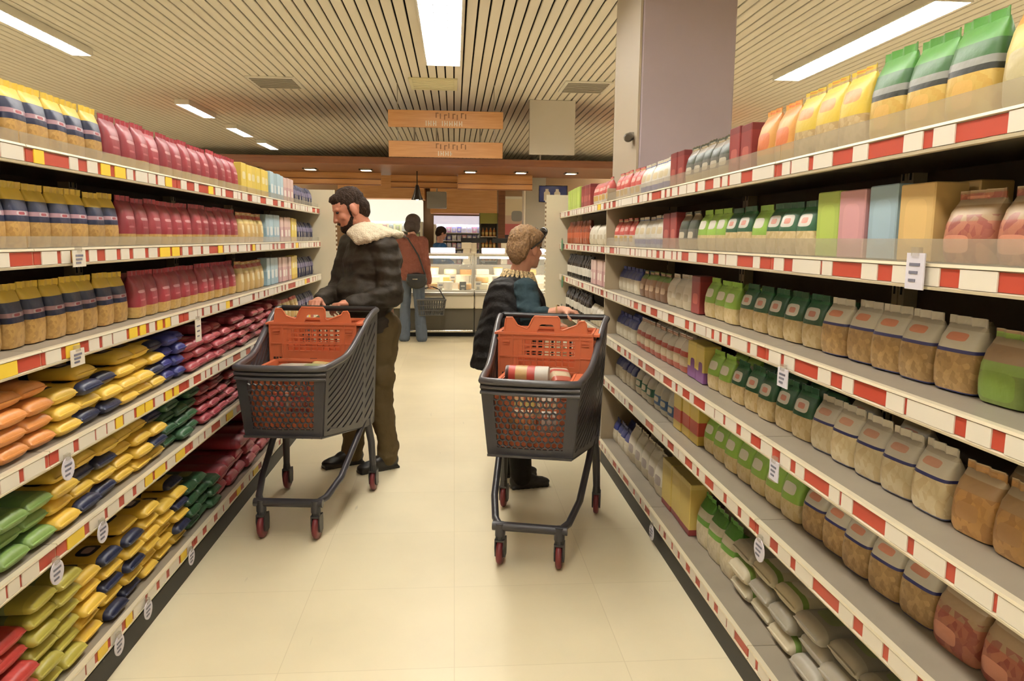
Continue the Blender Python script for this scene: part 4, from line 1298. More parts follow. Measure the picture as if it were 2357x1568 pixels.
M_darktr = cloth('trousers_dark', '#17140f', 0.85)
M_rust = cloth('sweater_rust', '#7c4a3b', 0.95, 0.5, 40)
M_jean = cloth('jeans_grey', '#555c65', 0.85, 0.4, 20)
M_bag = mat('bag_black', '#1d1b18', 0.45)

# --- the person in the dark jacket behind the left trolley
man = thing('person', 'person in dark jacket with cream fleece collar behind the left trolley', 'person', (-0.52, 4.74, 0))
man_in = Matrix.Translation(-man.location)
def world_parent(o, root):
    o.matrix_parent_inverse = Matrix.Translation(-Vector(root.location))
    return o
F = Vector((-0.84, -0.54, 0)).normalized()
Lf = Vector((0, 0, 1)).cross(F)
B0 = Vector((-0.50, 4.74, 0))
def mp(f, l, z): return B0 + F * f + Lf * l + Vector((0, 0, z))
M0 = fmat(F, Lf, Vector((0, 0, 1)))
HC = Vector((-0.640, 4.66, 1.640))
FH = Vector((-0.93, -0.36, 0)).normalized()
neckb = mp(0.045, 0.0, 1.485)
b = MB()
Pm, Mm = head(b, HC, FH, 0.5, 1.06, neckb)
b.cap(neckb, 0.065, mp(0.02, 0, 1.3), 0.1)
b.cap(mp(0.02, 0, 1.32), 0.12, mp(0, 0, 0.95), 0.12)
sL, eL, wL = mp(0.03, 0.19, 1.42), Vector((-0.375, 4.545, 1.125)), Vector((-0.625, 4.415, 1.085))
sR, eR, wR = mp(0.06, -0.19, 1.42), Vector((-0.735, 4.79, 1.13)), Vector((-0.805, 4.50, 1.095))
hipL, kneeL, ankL = mp(-0.01, 0.1, 0.92), mp(0.03, 0.1, 0.50), mp(-0.03, 0.10, 0.09)
hipR, kneeR, ankR = mp(-0.01, -0.1, 0.92), mp(0.10, -0.11, 0.50), mp(0.11, -0.12, 0.09)
for a, e, w_, hd in ((sL, eL, wL, Vector((-0.70, 4.352, 1.082))), (sR, eR, wR, Vector((-0.82, 4.40, 1.085)))):
    b.cap(mp(0.02, 0, 1.40), 0.07, a, 0.06); b.cap(a, 0.052, e, 0.042); b.cap(e, 0.041, w_, 0.027)
    b.cap(w_, 0.027, w_ + (hd - w_) * 0.3, 0.026)
for a, k, n in ((hipL, kneeL, ankL), (hipR, kneeR, ankR)):
    b.cap(a, 0.085, k, 0.055); b.cap(k, 0.053, n, 0.038)
    b.cap(n, 0.036, n + F * 0.1 - Vector((0, 0, 0.045)), 0.03)
hand(b, wL, Vector((-0.72, -0.66, 0.0)), (0.1, 0.25, 1), 1.0, 0.95, 1)
hand(b, wR, Vector((-0.15, -0.97, 0.0)), (0, 0.2, 1), 1.0, 0.95, -1)
body = merge(b, 'body', M_skin1, man, 0.0052, 3); world_parent(body, man)
eyes(Pm, Mm, man, M_eye, 1.0)
for c in man.children:
    world_parent(c, man)
# hair and beard
b = MB()
b.ell(Pm(-0.02, 0, 0.045), (0.102, 0.083, 0.088), Mm)
b.ell(Pm(-0.064, 0, -0.012), (0.06, 0.076, 0.082), Mm)
b.ell(Pm(0.03, 0, 0.088), (0.055, 0.058, 0.03), Mm)
for l in (-1, 1): b.cap(Pm(0.012, l * 0.068, 0.02), 0.011, Pm(0.018, l * 0.063, -0.03), 0.008)
world_parent(merge(b, 'hair', M_hair1, man, 0.006, 5, (0.005, 60, 60, 30)), man)
b = MB()
b.ell(Pm(0.058, 0, -0.085), (0.045, 0.05, 0.036), Mm)
for l in (-1, 1): b.cap(Pm(0.02, l * 0.058, -0.04), 0.012, Pm(0.055, l * 0.038, -0.08), 0.02)
b.cap(Pm(0.093, -0.02, -0.046), 0.008, Pm(0.093, 0.02, -0.046), 0.008)
world_parent(merge(b, 'beard', M_hair1, man, 0.006, 5, (0.003, 70, 70, 70)), man)
# jacket
b = MB()
b.ell(mp(0.03, 0, 1.30), (0.165, 0.225, 0.2), M0)
b.ell(mp(-0.03, 0, 1.33), (0.135, 0.2, 0.17), M0)
b.ell(mp(0.07, 0, 1.10), (0.185, 0.21, 0.19), M0)
b.ell(mp(0.02, 0, 0.93), (0.16, 0.205, 0.1), M0)
b.cap(mp(0.06, 0, 1.42), 0.11, mp(0.06, 0, 1.49), 0.082)
b.cap(mp(0.03, 0.1, 1.42), 0.1, sL, 0.088); b.cap(mp(0.03, -0.1, 1.42), 0.1, sR, 0.088)
b.cap(sL, 0.088, eL, 0.072); b.cap(eL, 0.07, wL + (eL - wL) * 0.12, 0.048)
b.cap(sR, 0.088, eR, 0.072); b.cap(eR, 0.07, wR + (eR - wR) * 0.12, 0.048)
for u in (0.25, 0.5, 0.75):
    q = sL.lerp(eL, u); b.ell(q, (0.089 - 0.01 * u, 0.089 - 0.01 * u, 0.035), Matrix.Identity(3))
for u in (0.2, 0.45, 0.7):
    q = eL.lerp(wL, u); b.ell(q, (0.045, 0.072 - 0.02 * u, 0.072 - 0.02 * u), Matrix.Rotation(0.4, 3, 'Z'))
world_parent(merge(b, 'jacket', M_jacket, man, 0.009, 4, (0.011, 9, 9, 16)), man)
# fleece collar folded open: high at the nape, long points over the near shoulder and the back
b = MB()
nap = [(-0.615, 4.585, 1.50), (-0.585, 4.60, 1.525), (-0.545, 4.64, 1.54), (-0.52, 4.70, 1.54), (-0.53, 4.77, 1.53), (-0.57, 4.83, 1.51), (-0.62, 4.85, 1.49)]
out = [(-0.57, 4.53, 1.445), (-0.50, 4.49, 1.462), (-0.39, 4.52, 1.492), (-0.325, 4.62, 1.492), (-0.37, 4.80, 1.485), (-0.47, 4.92, 1.46), (-0.58, 4.95, 1.44)]
for k in range(6):
    for u in (0, 0.34, 0.67):
        p0 = Vector(nap[k]).lerp(Vector(nap[k + 1]), u); p1 = Vector(out[k]).lerp(Vector(out[k + 1]), u)
        b.cap(p0, 0.032, p1, 0.022)
world_parent(merge(b, 'collar', M_fleece, man, 0.008, 4, (0.005, 35, 35, 35)), man)
# trousers and shoes
b = MB()
b.ell(mp(-0.01, 0, 0.9), (0.135, 0.175, 0.12), M0)
for a, k, n in ((hipL, kneeL, ankL), (hipR, kneeR, ankR)):
    b.cap(a, 0.108, k, 0.08); b.cap(k, 0.08, n + Vector((0, 0, 0.03)), 0.068); b.cap(n + Vector((0, 0, 0.05)), 0.072, n + F * 0.012 - Vector((0, 0, 0.015)), 0.07)
b.ell(hipL.lerp(kneeL, 0.72) + Lf * 0.075, (0.07, 0.03, 0.085), M0)
world_parent(merge(b, 'trousers', M_khaki, man, 0.009, 4, (0.011, 10, 10, 13)), man)
for n in (ankL, ankR):
    b = MB()
    shoe(b, Vector((n.x, n.y, 0)) - F * 0.06, F, 1.05)
    world_parent(merge(b, 'shoe', M_shoe, man, 0.007, 4), man)

# --- the person in the black waistcoat behind the right trolley
wom = thing('person', 'person with short blond hair in long black waistcoat behind the right trolley', 'person', (0.37, 4.34, 0))
F = Vector((0.97, 0.24, 0)).normalized()
Lf = Vector((0, 0, 1)).cross(F)
B0 = Vector((0.335, 4.34, 0))
M0 = fmat(F, Lf, Vector((0, 0, 1)))
HC = Vector((0.425, 4.335, 1.415))
FH = Vector((0.80, 0.60, 0)).normalized()
neckb = mp(0.045, 0, 1.26)
b = MB()
Pw, Mw = head(b, HC, FH, 0.1, 0.97, neckb)
b.cap(neckb, 0.06, mp(0.02, 0, 1.1), 0.1)
b.cap(mp(0.02, 0, 1.1), 0.115, mp(0, 0, 0.80), 0.12)
sL, eL, wL = mp(0.07, 0.165, 1.19), Vector((0.52, 4.50, 0.97)), Vector((0.60, 4.27, 0.98))
sR, eR, wR = Vector((0.405, 4.165, 1.19)), Vector((0.425, 4.05, 1.035)), Vector((0.585, 3.965, 1.092))
hipL, kneeL, ankL = mp(-0.01, 0.09, 0.80), mp(0.04, 0.09, 0.43), mp(0.03, 0.12, 0.08)
hipR, kneeR, ankR = mp(-0.01, -0.09, 0.80), mp(0.02, -0.09, 0.43), mp(0.03, -0.1, 0.08)
for a, e, w_ in ((sL, eL, wL), (sR, eR, wR)):
    b.cap(mp(0.03, 0, 1.18), 0.065, a, 0.055); b.cap(a, 0.05, e, 0.043); b.cap(e, 0.042, w_, 0.028)
for a, k, n in ((hipL, kneeL, ankL), (hipR, kneeR, ankR)):
    b.cap(a, 0.09, k, 0.055); b.cap(k, 0.053, n, 0.036)
    b.cap(n, 0.034, n + F * 0.09 - Vector((0, 0, 0.04)), 0.028)
hand(b, wR, Vector((0.86, -0.42, -0.06)), (-0.05, 0.15, 1), 0.95, 0.8, 1)
hand(b, wL, Vector((0.25, -0.95, -0.05)), (0, 0.1, 1), 0.95, 0.95, 1)
world_parent(merge(b, 'body', M_skin2, wom, 0.0052, 3), wom)
eyes(Pw, Mw, wom, M_eye, 1.0)
for c in wom.children: world_parent(c, wom)
b = MB()
b.ell(Pw(-0.022, 0, 0.055), (0.11, 0.088, 0.088), Mw)
b.ell(Pw(-0.075, 0, -0.002), (0.058, 0.08, 0.085), Mw)
b.ell(Pw(0.045, 0, 0.085), (0.06, 0.065, 0.04), Mw)
b.cap(Pw(-0.085, 0, -0.03), 0.045, Pw(-0.075, 0, -0.062), 0.036)
world_parent(merge(b, 'hair', M_hair2, wom, 0.0055, 4, (0.006, 70, 70, 22)), wom)
b = MB()
for l in (-1, 1):
    b.tube([Pw(-0.05, l * 0.092, 0.0), Pw(0.02, l * 0.094, 0.05), Pw(0.075, l * 0.075, 0.1)], 0.005, 8)
    b.ell(Pw(0.085, l * 0.038, 0.115), (0.012, 0.036, 0.026), Mw)
b.tube([Pw(0.09, -0.06, 0.112), Pw(0.097, 0, 0.118), Pw(0.09, 0.06, 0.112)], 0.006, 8)
world_parent(b.build('sunglasses', mat('glasses_dark', '#1a1613', 0.15), wom, smooth=True), wom)
# long waistcoat
b = MB()
b.ell(mp(0.02, 0, 1.08), (0.15, 0.185, 0.17), M0)
b.ell(mp(-0.03, 0, 1.08), (0.13, 0.17, 0.16), M0)
b.ell(mp(0.085, 0.0, 1.06), (0.125, 0.165, 0.17), M0)
b.cap(mp(0.04, 0.1, 1.17), 0.075, mp(0.04, 0.15, 1.17), 0.068); b.cap(mp(0.04, -0.1, 1.17), 0.075, mp(0.045, -0.135, 1.17), 0.07)
b.cap(mp(0.03, 0, 1.18), 0.085, mp(0.045, 0, 1.225), 0.07)
rings = []
for z, of, rf, rl in ((1.27, 0.03, 0.07, 0.085), (1.215, 0.012, 0.135, 0.165), (1.12, 0.012, 0.168, 0.185), (1.0, 0.0, 0.182, 0.2), (0.9, -0.014, 0.197, 0.212), (0.82, -0.024, 0.207, 0.225), (0.75, -0.03, 0.212, 0.232)):
    rings.append([mp(of + rf * math.cos(2 * PI * k / 28), rl * math.sin(2 * PI * k / 28), z + (0.03 * math.cos(2 * PI * k / 28) if z < 0.85 else 0)) for k in range(28)])
b.rings(rings)
world_parent(merge(b, 'waistcoat', M_vest, wom, 0.009, 4, (0.008, 11, 11, 9)), wom)
# patterned collar band
b = MB()
for k in range(22):
    a = 2 * PI * k / 22
    b.cap(mp(0.045 - 0.078 * math.cos(a), 0.078 * math.sin(a), 1.292 - 0.01 * (1 - math.cos(a))), 0.011, mp(0.045 - 0.1 * math.cos(a), 0.1 * math.sin(a), 1.258 - 0.02 * (1 - math.cos(a))), 0.011, 8)
world_parent(b.build('collar', mat('collar_spots', '#bda67c', 0.8, vary=0.9, bscale=120), wom, smooth=True), wom)
# sleeves
for a, e, w_ in ((sL, eL, wL), (sR, eR, wR)):
    b = MB()
    b.cap(a + (mp(0.03, 0, 1.15) - a) * 0.3, 0.07, a, 0.07)
    b.cap(a, 0.07, e, 0.062); b.cap(e, 0.062, e.lerp(w_, 0.42), 0.052)
    for u in (0.35, 0.6, 0.85):
        b.ell(a.lerp(e, u), (0.07, 0.067, 0.022), Matrix.Identity(3))
    world_parent(merge(b, 'sleeve', M_teal, wom, 0.008, 3, (0.007, 14, 14, 24)), wom)
b = MB()
t_ = (wR - eR).normalized()
a_ = t_.cross(Vector((0, 0, 1))).normalized(); b2_ = t_.cross(a_)
q_ = wR - t_ * 0.02
b.tube([q_ + (a_ * math.cos(2 * PI * k / 20) + b2_ * math.sin(2 * PI * k / 20)) * 0.036 for k in range(21)], 0.0035, 8)
world_parent(b.build('bracelet', mat('bracelet_gold', '#d9b98a', 0.25, 0.7), wom, smooth=True), wom)
b = MB()
b.ell(mp(-0.01, 0, 0.78), (0.13, 0.165, 0.11), M0)
for a, k, n in ((hipL, kneeL, ankL), (hipR, kneeR, ankR)):
    b.cap(a, 0.1, k, 0.075); b.cap(k, 0.073, n + F * 0.01 - Vector((0, 0, 0.005)), 0.066)
world_parent(merge(b, 'trousers', M_darktr, wom, 0.009, 4), wom)
for n in (ankL, ankR):
    b = MB(); shoe(b, Vector((n.x, n.y, 0)) - F * 0.055, F, 0.92)
    world_parent(merge(b, 'shoe', M_shoe, wom, 0.007, 4), wom)

# --- the person in the rust sweater at the counter
per = thing('person', 'person in rust sweater and blue-grey jeans standing at the deli counter', 'person', (-0.58, 10.62, 0))
F = Vector((0.2, 0.98, 0)).normalized(); Lf = Vector((0, 0, 1)).cross(F); B0 = Vector((-0.60, 10.6, 0)); M0 = fmat(F, Lf, Vector((0, 0, 1)))
HC = Vector((-0.565, 10.66, 1.665)); FH = Vector((0.75, 0.66, 0)).normalized(); neckb = mp(0.02, 0, 1.48)
b = MB()
Pp, Mp = head(b, HC, FH, 0.15, 1.0, neckb)
b.cap(neckb, 0.06, mp(0, 0, 1.3), 0.1); b.cap(mp(0, 0, 1.3), 0.11, mp(0, 0, 0.95), 0.12)
sL, eL, wL = mp(0.0, 0.17, 1.42), mp(0.03, 0.22, 1.14), mp(0.2, 0.18, 1.02)
sR, eR, wR = mp(0.0, -0.17, 1.42), mp(-0.02, -0.215, 1.12), mp(0.0, -0.24, 0.86)
hipL, kneeL, ankL = mp(0, 0.095, 0.92), mp(0.02, 0.10, 0.5), mp(-0.02, 0.11, 0.09)
hipR, kneeR, ankR = mp(0, -0.095, 0.92), mp(0.02, -0.105, 0.5), mp(0.0, -0.14, 0.09)
for a, e, w_ in ((sL, eL, wL), (sR, eR, wR)):
    b.cap(mp(0, 0, 1.4), 0.065, a, 0.055); b.cap(a, 0.048, e, 0.04); b.cap(e, 0.04, w_, 0.027)
for a, k, n in ((hipL, kneeL, ankL), (hipR, kneeR, ankR)):
    b.cap(a, 0.085, k, 0.055); b.cap(k, 0.053, n, 0.036); b.cap(n, 0.034, n + F * 0.1 - Vector((0, 0, 0.045)), 0.028)
hand(b, wR, Vector((0.05, 0.05, -1)), (-0.8, -0.3, 0), 0.95, 0.9, 1); hand(b, wL, Vector((0.3, 0.9, -0.2)), (0, 0.1, 1), 0.95, 0.5, -1)
world_parent(merge(b, 'body', M_skin2, per, 0.006, 3), per)
eyes(Pp, Mp, per, M_eye)
for c in per.children: world_parent(c, per)
b = MB()
b.ell(Pp(-0.02, 0, 0.04), (0.115, 0.1, 0.098), Mp); b.ell(Pp(-0.06, 0, -0.04), (0.085, 0.1, 0.1), Mp)
for l in (-1, 1): b.ell(Pp(0.0, l * 0.075, -0.05), (0.055, 0.035, 0.085), Mp)
world_parent(merge(b, 'hair', mat('hair_dark', '#33231a', 0.6, bump=0.5, bscale=60), per, 0.008, 4), per)
b = MB()
b.ell(mp(0, 0, 1.28), (0.145, 0.2, 0.22), M0); b.ell(mp(0, 0, 1.02), (0.155, 0.205, 0.2), M0); b.cap(mp(0, 0, 1.4), 0.125, mp(0, 0, 0.98), 0.145); b.cap(mp(0, 0, 1.42), 0.085, neckb, 0.07)
rings = [[mp(0.145 * math.cos(2 * PI * k / 24), 0.2 * math.sin(2 * PI * k / 24), z) for k in range(24)] for z in (1.05, 0.95, 0.87)]
b.rings(rings)
for a, e, w_ in ((sL, eL, wL), (sR, eR, wR)):
    b.cap(mp(0, 0, 1.4), 0.08, a, 0.07); b.cap(a, 0.068, e, 0.062); b.cap(e, 0.062, w_, 0.052)
world_parent(merge(b, 'sweater', M_rust, per, 0.01, 4, (0.01, 10, 10, 8)), per)
b = MB()
b.ell(mp(0, 0, 0.9), (0.125, 0.165, 0.11), M0)
for a, k, n in ((hipL, kneeL, ankL), (hipR, kneeR, ankR)):
    b.cap(a, 0.1, k, 0.073); b.cap(k, 0.073, n - Vector((0, 0, 0.03)), 0.085)
world_parent(merge(b, 'jeans', M_jean, per, 0.01, 4, (0.008, 12, 12, 10)), per)
for n in (ankL, ankR):
    b = MB(); shoe(b, Vector((n.x, n.y, 0)) - F * 0.06, F, 0.95)
    world_parent(merge(b, 'shoe', M_shoe, per, 0.008, 4), per)
# handbag and shopping basket it carries
t = thing('handbag', 'black cross-body handbag at the hip of the rust sweater', 'handbag', (-0.52, 10.40, 0.8))
b = MB(); b.ell((0.0, 0.0, 0.075), (0.15, 0.05, 0.115)); b.bb(-0.13, 0.13, -0.045, 0.045, 0.07, 0.17)
merge(b, 'pouch', M_bag, t, 0.008, 4)
b = MB(); b.tube([(0.12, 0.03, 0.15), (0.03, 0.0, 0.42), (-0.12, 0.04, 0.66), (-0.22, 0.16, 0.70), (-0.17, 0.30, 0.62)], 0.011, 8); b.build('strap', M_bag, t, smooth=True)
b = MB(); b.box((-0.02, -0.054, 0.1), (0.07, 0.006, 0.012)); b.build('clasp', mat('clasp', '#c9c2b4', 0.25, 0.8), t)
t = thing('shopping_basket', 'dark grey shopping basket held beside the blue-grey jeans', 'shopping basket', (-0.33, 10.62, 0.38), 0.12)
M_bask = mat('basket_grey', '#4a4740', 0.5)
b = MB()
for z, sc_ in ((0.0, 0.85), (0.07, 0.9), (0.14, 0.95), (0.22, 1.0)):
    x, y = 0.2 * sc_, 0.13 * sc_
    b.tube([(-x, -y, z), (x, -y, z), (x, y, z), (-x, y, z), (-x, -y, z)], 0.008 if z < 0.2 else 0.014, 6)
for k in range(11):
    x = -0.18 + 0.036 * k
    for s in (-1, 1): b.tube([(x * 0.85, s * 0.11, 0), (x, s * 0.13, 0.22)], 0.008, 5)
for k in range(7):
    y = -0.11 + 0.0367 * k
    for s in (-1, 1): b.tube([(s * 0.17, y * 0.85, 0), (s * 0.2, y, 0.22)], 0.008, 5)
b.bb(-0.17, 0.17, -0.11, 0.11, -0.005, 0.006)
b.build('basket', M_bask, t)
b = MB(); b.tube([(-0.2, 0, 0.22), (-0.1, 0, 0.37), (0.02, 0, 0.40), (0.12, 0, 0.36), (0.2, 0, 0.22)], 0.01, 8); b.build('carry_handle', M_handle, t, smooth=True)

# ------------------------------------------------------------------ deli counter at the end of the aisle
M_cw = mat('counter_white', '#d9cfb8', 0.35)
M_cg = mat('counter_grey', '#57503f', 0.5)
M_chrome = mat('chrome', '#d6d0c4', 0.18, 0.9)
M_glass = mat('counter_glass', '#dfe6e4', 0.04, alpha=0.16)
M_steel = mat('steel', '#a9a49a', 0.3, 0.7)
M_tubeW = mat('case_tube', '#ffffff', 0.4, emit=(1.0, 0.88, 0.95), estr=7.0)
def counter(x0, x1, label):
    L = x1 - x0
    t = thing('deli_counter', label, 'deli counter', ((x0 + x1) / 2, 11.0, 0), 0, 'deli counter units')
    h = L / 2 - 0.004
    b = MB(); b.bb(-h, h, 0.12, 0.95, 0.0, 0.06); b.build('plinth', M_black, t)
    b = MB(); b.bb(-h, h, 0.06, 0.95, 0.06, 0.43); b.build('base_panel', M_cg, t, bevel=0.006)
    b = MB(); b.bb(-h, h, -0.02, 0.95, 0.43, 0.63); b.build('front_panel', M_cw, t, bevel=0.02)
    b = MB(); b.bb(-h, h, -0.06, 0.06, 0.63, 0.675); b.build('ledge', M_steel, t, bevel=0.01)
    b = MB(); b.bb(-h, h, 0.06, 0.95, 0.63, 0.70); b.bb(-h + 0.03, h - 0.03, 0.34, 0.56, 0.70, 0.79); b.bb(-h + 0.03, h - 0.03, 0.56, 0.88, 0.70, 0.90); b.build('display_deck', mat('deck_white', '#e3dccb', 0.4), t)
    b = MB(); b.tube([(-h + 0.02, -0.03, 0.10), (h - 0.02, -0.03, 0.10)], 0.024, 10)
    for x in (-h * 0.6, h * 0.6): b.tube([(x, -0.03, 0.1), (x, 0.07, 0.1)], 0.015, 8)
    b.build('bumper_rail', M_chrome, t, smooth=True)
    b = MB()
    vs = []
    pr = [(0.0, 0.675), (-0.015, 0.8), (-0.01, 0.95), (0.04, 1.08), (0.14, 1.17), (0.24, 1.21)]
    for y, z in pr: vs += [(-h, y, z), (h, y, z)]
    b.add(vs, [(2 * i, 2 * i + 1, 2 * i + 3, 2 * i + 2) for i in range(len(pr) - 1)])
    b.build('curved_glass', M_glass, t, smooth=True, solid=0.006)
    b = MB(); b.bb(-h, h, 0.24, 0.62, 1.195, 1.235); b.build('top_shelf', M_cw, t, bevel=0.008)
    b = MB(); b.bb(-h * 0.86, h * 0.86, 0.28, 0.40, 1.165, 1.193); b.build('case_light', mat('case_glow', '#ffffff', 0.5, emit=(1.0, 0.9, 0.74), estr=18.0), t)
    for s in (-1, 1):
        b = MB(); b.bb(s * (h - 0.012) - 0.012, s * (h - 0.012) + 0.012, 0.35, 0.5, 0.63, 1.2); b.build('end_post', M_steel, t)
    b = MB(); b.bb(-h, h, 0.9, 0.95, 0.63, 1.05); b.build('rear_panel', M_steel, t)
    return t
counter(-3.1, -0.95, 'deli counter unit at the left end of the row')
counter(-0.95, 0.30, 'deli counter unit right of the person in the rust sweater')
counter(0.30, 1.55, 'deli counter unit behind the person in the black waistcoat')
counter(1.55, 3.6, 'deli counter unit at the right end of the row')
# lit price rails standing on top
for x0, x1, lb in ((-0.36, 0.02, 'glowing lilac tube lamp on the counter top by the rust sweater'), (0.42, 0.78, 'glowing lilac tube lamp on the counter top behind the blond hair'), (1.28, 1.6, 'glowing lilac tube lamp on the counter top near the right end panel')):
    t = thing('tube_lamp', lb, 'lamp', ((x0 + x1) / 2, 11.42, 1.236), 0, 'lamps on the counter top')
    b = MB(); b.bb(-(x1 - x0) / 2, (x1 - x0) / 2, 0.02, 0.06, 0.0, 0.09); b.build('lamp_body', M_steel, t)
    b = MB(); b.bb(-(x1 - x0) / 2 + 0.005, (x1 - x0) / 2 - 0.005, 0.008, 0.02, 0.012, 0.08); b.build('lamp_tube', M_tubeW, t)
# cheeses and tubs in the cases
CH_C = ['#d9b25a', '#e4d3a0', '#cfa35c', '#efe6cf', '#c79245', '#e8ddbb', '#b98a4a', '#ded6c2']
ci = 0
def cheese(x, y, z, shape, col, label, s=1.0):
    t = thing('cheese' if shape != 'tub' else 'food_tub', label, 'cheese' if shape != 'tub' else 'food tub', (x, y, z), random.uniform(-0.12, 0.12), 'cheeses in the deli counter' if shape != 'tub' else 'tubs in the deli counter')
    m = mat('cheese_' + col.lstrip('#'), col, 0.5, vary=0.08, bscale=30)
    b = MB()
    if shape == 'wheel':
        b.lathe([(0.085 * s, 0), (0.1 * s, 0.012), (0.1 * s, 0.07 * s), (0.088 * s, 0.085 * s)], n=24); b.build('rind', m, t, smooth=True)
        b = MB(); b.lathe([(0.05 * s, 0.085 * s), (0.05 * s, 0.0865 * s)], n=20); b.build('paper_label', M_white, t)
    elif shape == 'wedge':
        poly = [(0, 0)] + [(0.19 * s * math.cos(a), 0.19 * s * math.sin(a)) for a in (-0.4, -0.2, 0, 0.2, 0.4)]
        n = len(poly)
        b.add([(x_ - 0.1, y_, 0) for x_, y_ in poly] + [(x_ - 0.1, y_, 0.08 * s) for x_, y_ in poly], [tuple(range(n - 1, -1, -1)), tuple(range(n, 2 * n))] + [(i, (i + 1) % n, (i + 1) % n + n, i + n) for i in range(n)])
        b.build('wedge', m, t)
    elif shape == 'block':
        b.bb(-0.1 * s, 0.1 * s, -0.06, 0.06, 0, 0.09 * s); b.build('block', m, t, bevel=0.012)
    else:
        b.lathe([(0.062 * s, 0), (0.075 * s, 0.1 * s), (0.078 * s, 0.105 * s)], n=18); b.build('tub', mat('tub_white', '#ece6d8', 0.4), t, smooth=True)
        b = MB(); b.lathe([(0.08 * s, 0.105 * s), (0.08 * s, 0.115 * s), (0.07 * s, 0.118 * s)], n=18); b.build('lid', m, t, smooth=True)
    return t
xs = [-0.84 + 0.25 * k for k in range(9)]
SHP = ['wheel', 'wedge', 'block', 'tub', 'wheel', 'block', 'wedge', 'tub']
for k, x in enumerate(xs):
    cheese(x, 11.2, 0.701, SHP[k % 8], CH_C[k % 8], f"{['golden','pale','tan','cream','amber','ivory','brown','white'][k % 8]} {SHP[k % 8]} in the deli counter front row, {ORD[k]} from left", 1.0)
for k, x in enumerate(xs):
    cheese(x + 0.02, 11.45, 0.791, SHP[(k + 3) % 8], CH_C[(k + 5) % 8], f"{['ivory','brown','white','golden','pale','tan','cream','amber'][k % 8]} {SHP[(k + 3) % 8]} in the deli counter middle row, {ORD[k]} from left", 1.0)
for k, x in enumerate(xs):
    cheese(x + 0.03, 11.70, 0.901, SHP[(k + 5) % 8], CH_C[(k + 2) % 8], f"{['tan','cream','amber','ivory','brown','white','golden','pale'][k % 8]} {SHP[(k + 5) % 8]} in the deli counter back row, {ORD[k]} from left", 1.0)
# little white and black price signs among the cheeses
for k, (x, y, z, mm, lb) in enumerate(((-0.42, 11.1, 0.76, M_white, 'white price sign by the handbag at the counter'), (-0.2, 11.12, 0.75, M_white, 'white price sign in the middle of the left case'), (0.13, 11.08, 0.74, M_black, 'black price sign standing at the front of the case'), (0.36, 11.12, 0.77, M_white, 'white price sign right of the black one'), (-0.02, 11.37, 0.853, M_white, 'white price sign above the front row of cheeses'), (0.62, 11.2, 0.84, M_white, 'white price sign behind the black waistcoat'))):
    t = thing('price_sign', lb, 'price sign', (x, y, z), random.uniform(-0.2, 0.2), 'price signs in the deli counter')
    b = MB(); b.box((0, 0, 0.02), (0.1, 0.004, 0.08 if mm is not M_black else 0.13)); b.build('card', mm, t)
    b = MB(); b.bb(-0.03, 0.03, -0.004, -0.002, 0.01, 0.03); b.build('print', M_ink if mm is not M_black else M_white, t)
    b = MB(); b.bb(-0.02, 0.02, -0.012, 0.012, -0.062, -0.02); b.build('foot', M_steel, t)
# working shelf behind: dark scale bars, weighing scale
for x0, x1, lb in ((0.11, 0.52, 'long black display bar above the counter, left piece'), (0.62, 1.0, 'long black display bar above the counter, right piece')):
    t = thing('display_bar', lb, 'display bar', ((x0 + x1) / 2, 12.1, 1.236))
    b = MB(); b.bb(-(x1 - x0) / 2, (x1 - x0) / 2, -0.03, 0.03, 0.16, 0.235); b.build('bar', M_black, t, bevel=0.006)
    b = MB(); b.bb(-0.05, 0.05, -0.02, 0.02, -0.185, 0.16); b.build('stand', M_cw, t)
t = thing('work_shelf', 'steel work table behind the deli counter', 'work table', (0, 12.15, 0))
b = MB(); b.bb(-2.6, 2.6, -0.16, 0.3, 1.0, 1.04); b.build('table_top', M_steel, t)
for x in (-2.5, -0.8, 0.8, 2.5):
    b = MB(); b.bb(x - 0.03, x + 0.03, 0.05, 0.11, 0, 1.0); b.build('leg', M_steel, t)
t = thing('weighing_scale', 'pale weighing scale on the work table behind the counter', 'scale', (0.20, 12.02, 1.041))
b = MB(); b.bb(-0.07, 0.07, -0.05, 0.05, 0, 0.05); b.build('base', M_cw, t, bevel=0.008)
b = MB(); b.bb(-0.055, 0.055, -0.02, 0.02, 0.05, 0.26); b.build('column', M_cw, t)
b = MB(); b.bb(-0.08, 0.08, -0.03, 0.03, 0.26, 0.36); b.build('screen', M_cw, t, bevel=0.01)

# wooden canopy over the counter
def wood(name, c1, c2, sc=6.0, rough=0.45):
    if name in MATS: return MATS[name]
    m = mat(name, c1, rough)
    nt = m.node_tree
    tc = nt.nodes.new('ShaderNodeTexCoord'); mp_ = nt.nodes.new('ShaderNodeMapping')
    mp_.inputs['Scale'].default_value = (0.5, 3, 9)
    nz = nt.nodes.new('ShaderNodeTexNoise'); nz.inputs['Scale'].default_value = sc; nz.inputs['Detail'].default_value = 5
    cr = nt.nodes.new('ShaderNodeValToRGB')
    cr.color_ramp.elements[0].position = 0.3; cr.color_ramp.elements[1].position = 0.7
    cr.color_ramp.elements[0].color = lin(c1); cr.color_ramp.elements[1].color = lin(c2)
    nt.links.new(tc.outputs['Object'], mp_.inputs['Vector']); nt.links.new(mp_.outputs[0], nz.inputs['Vector'])
    nt.links.new(nz.outputs['Fac'], cr.inputs['Fac']); nt.links.new(cr.outputs['Color'], nt.nodes['Principled BSDF'].inputs['Base Color'])
    return m
M_wd = wood('wood_dark', '#6f3f20', '#83502a')
M_wo = wood('wood_orange', '#b88048', '#cb9660')
M_spot = mat('spot_glow', '#ffffff', 0.5, emit=(1.0, 0.85, 0.6), estr=40.0)
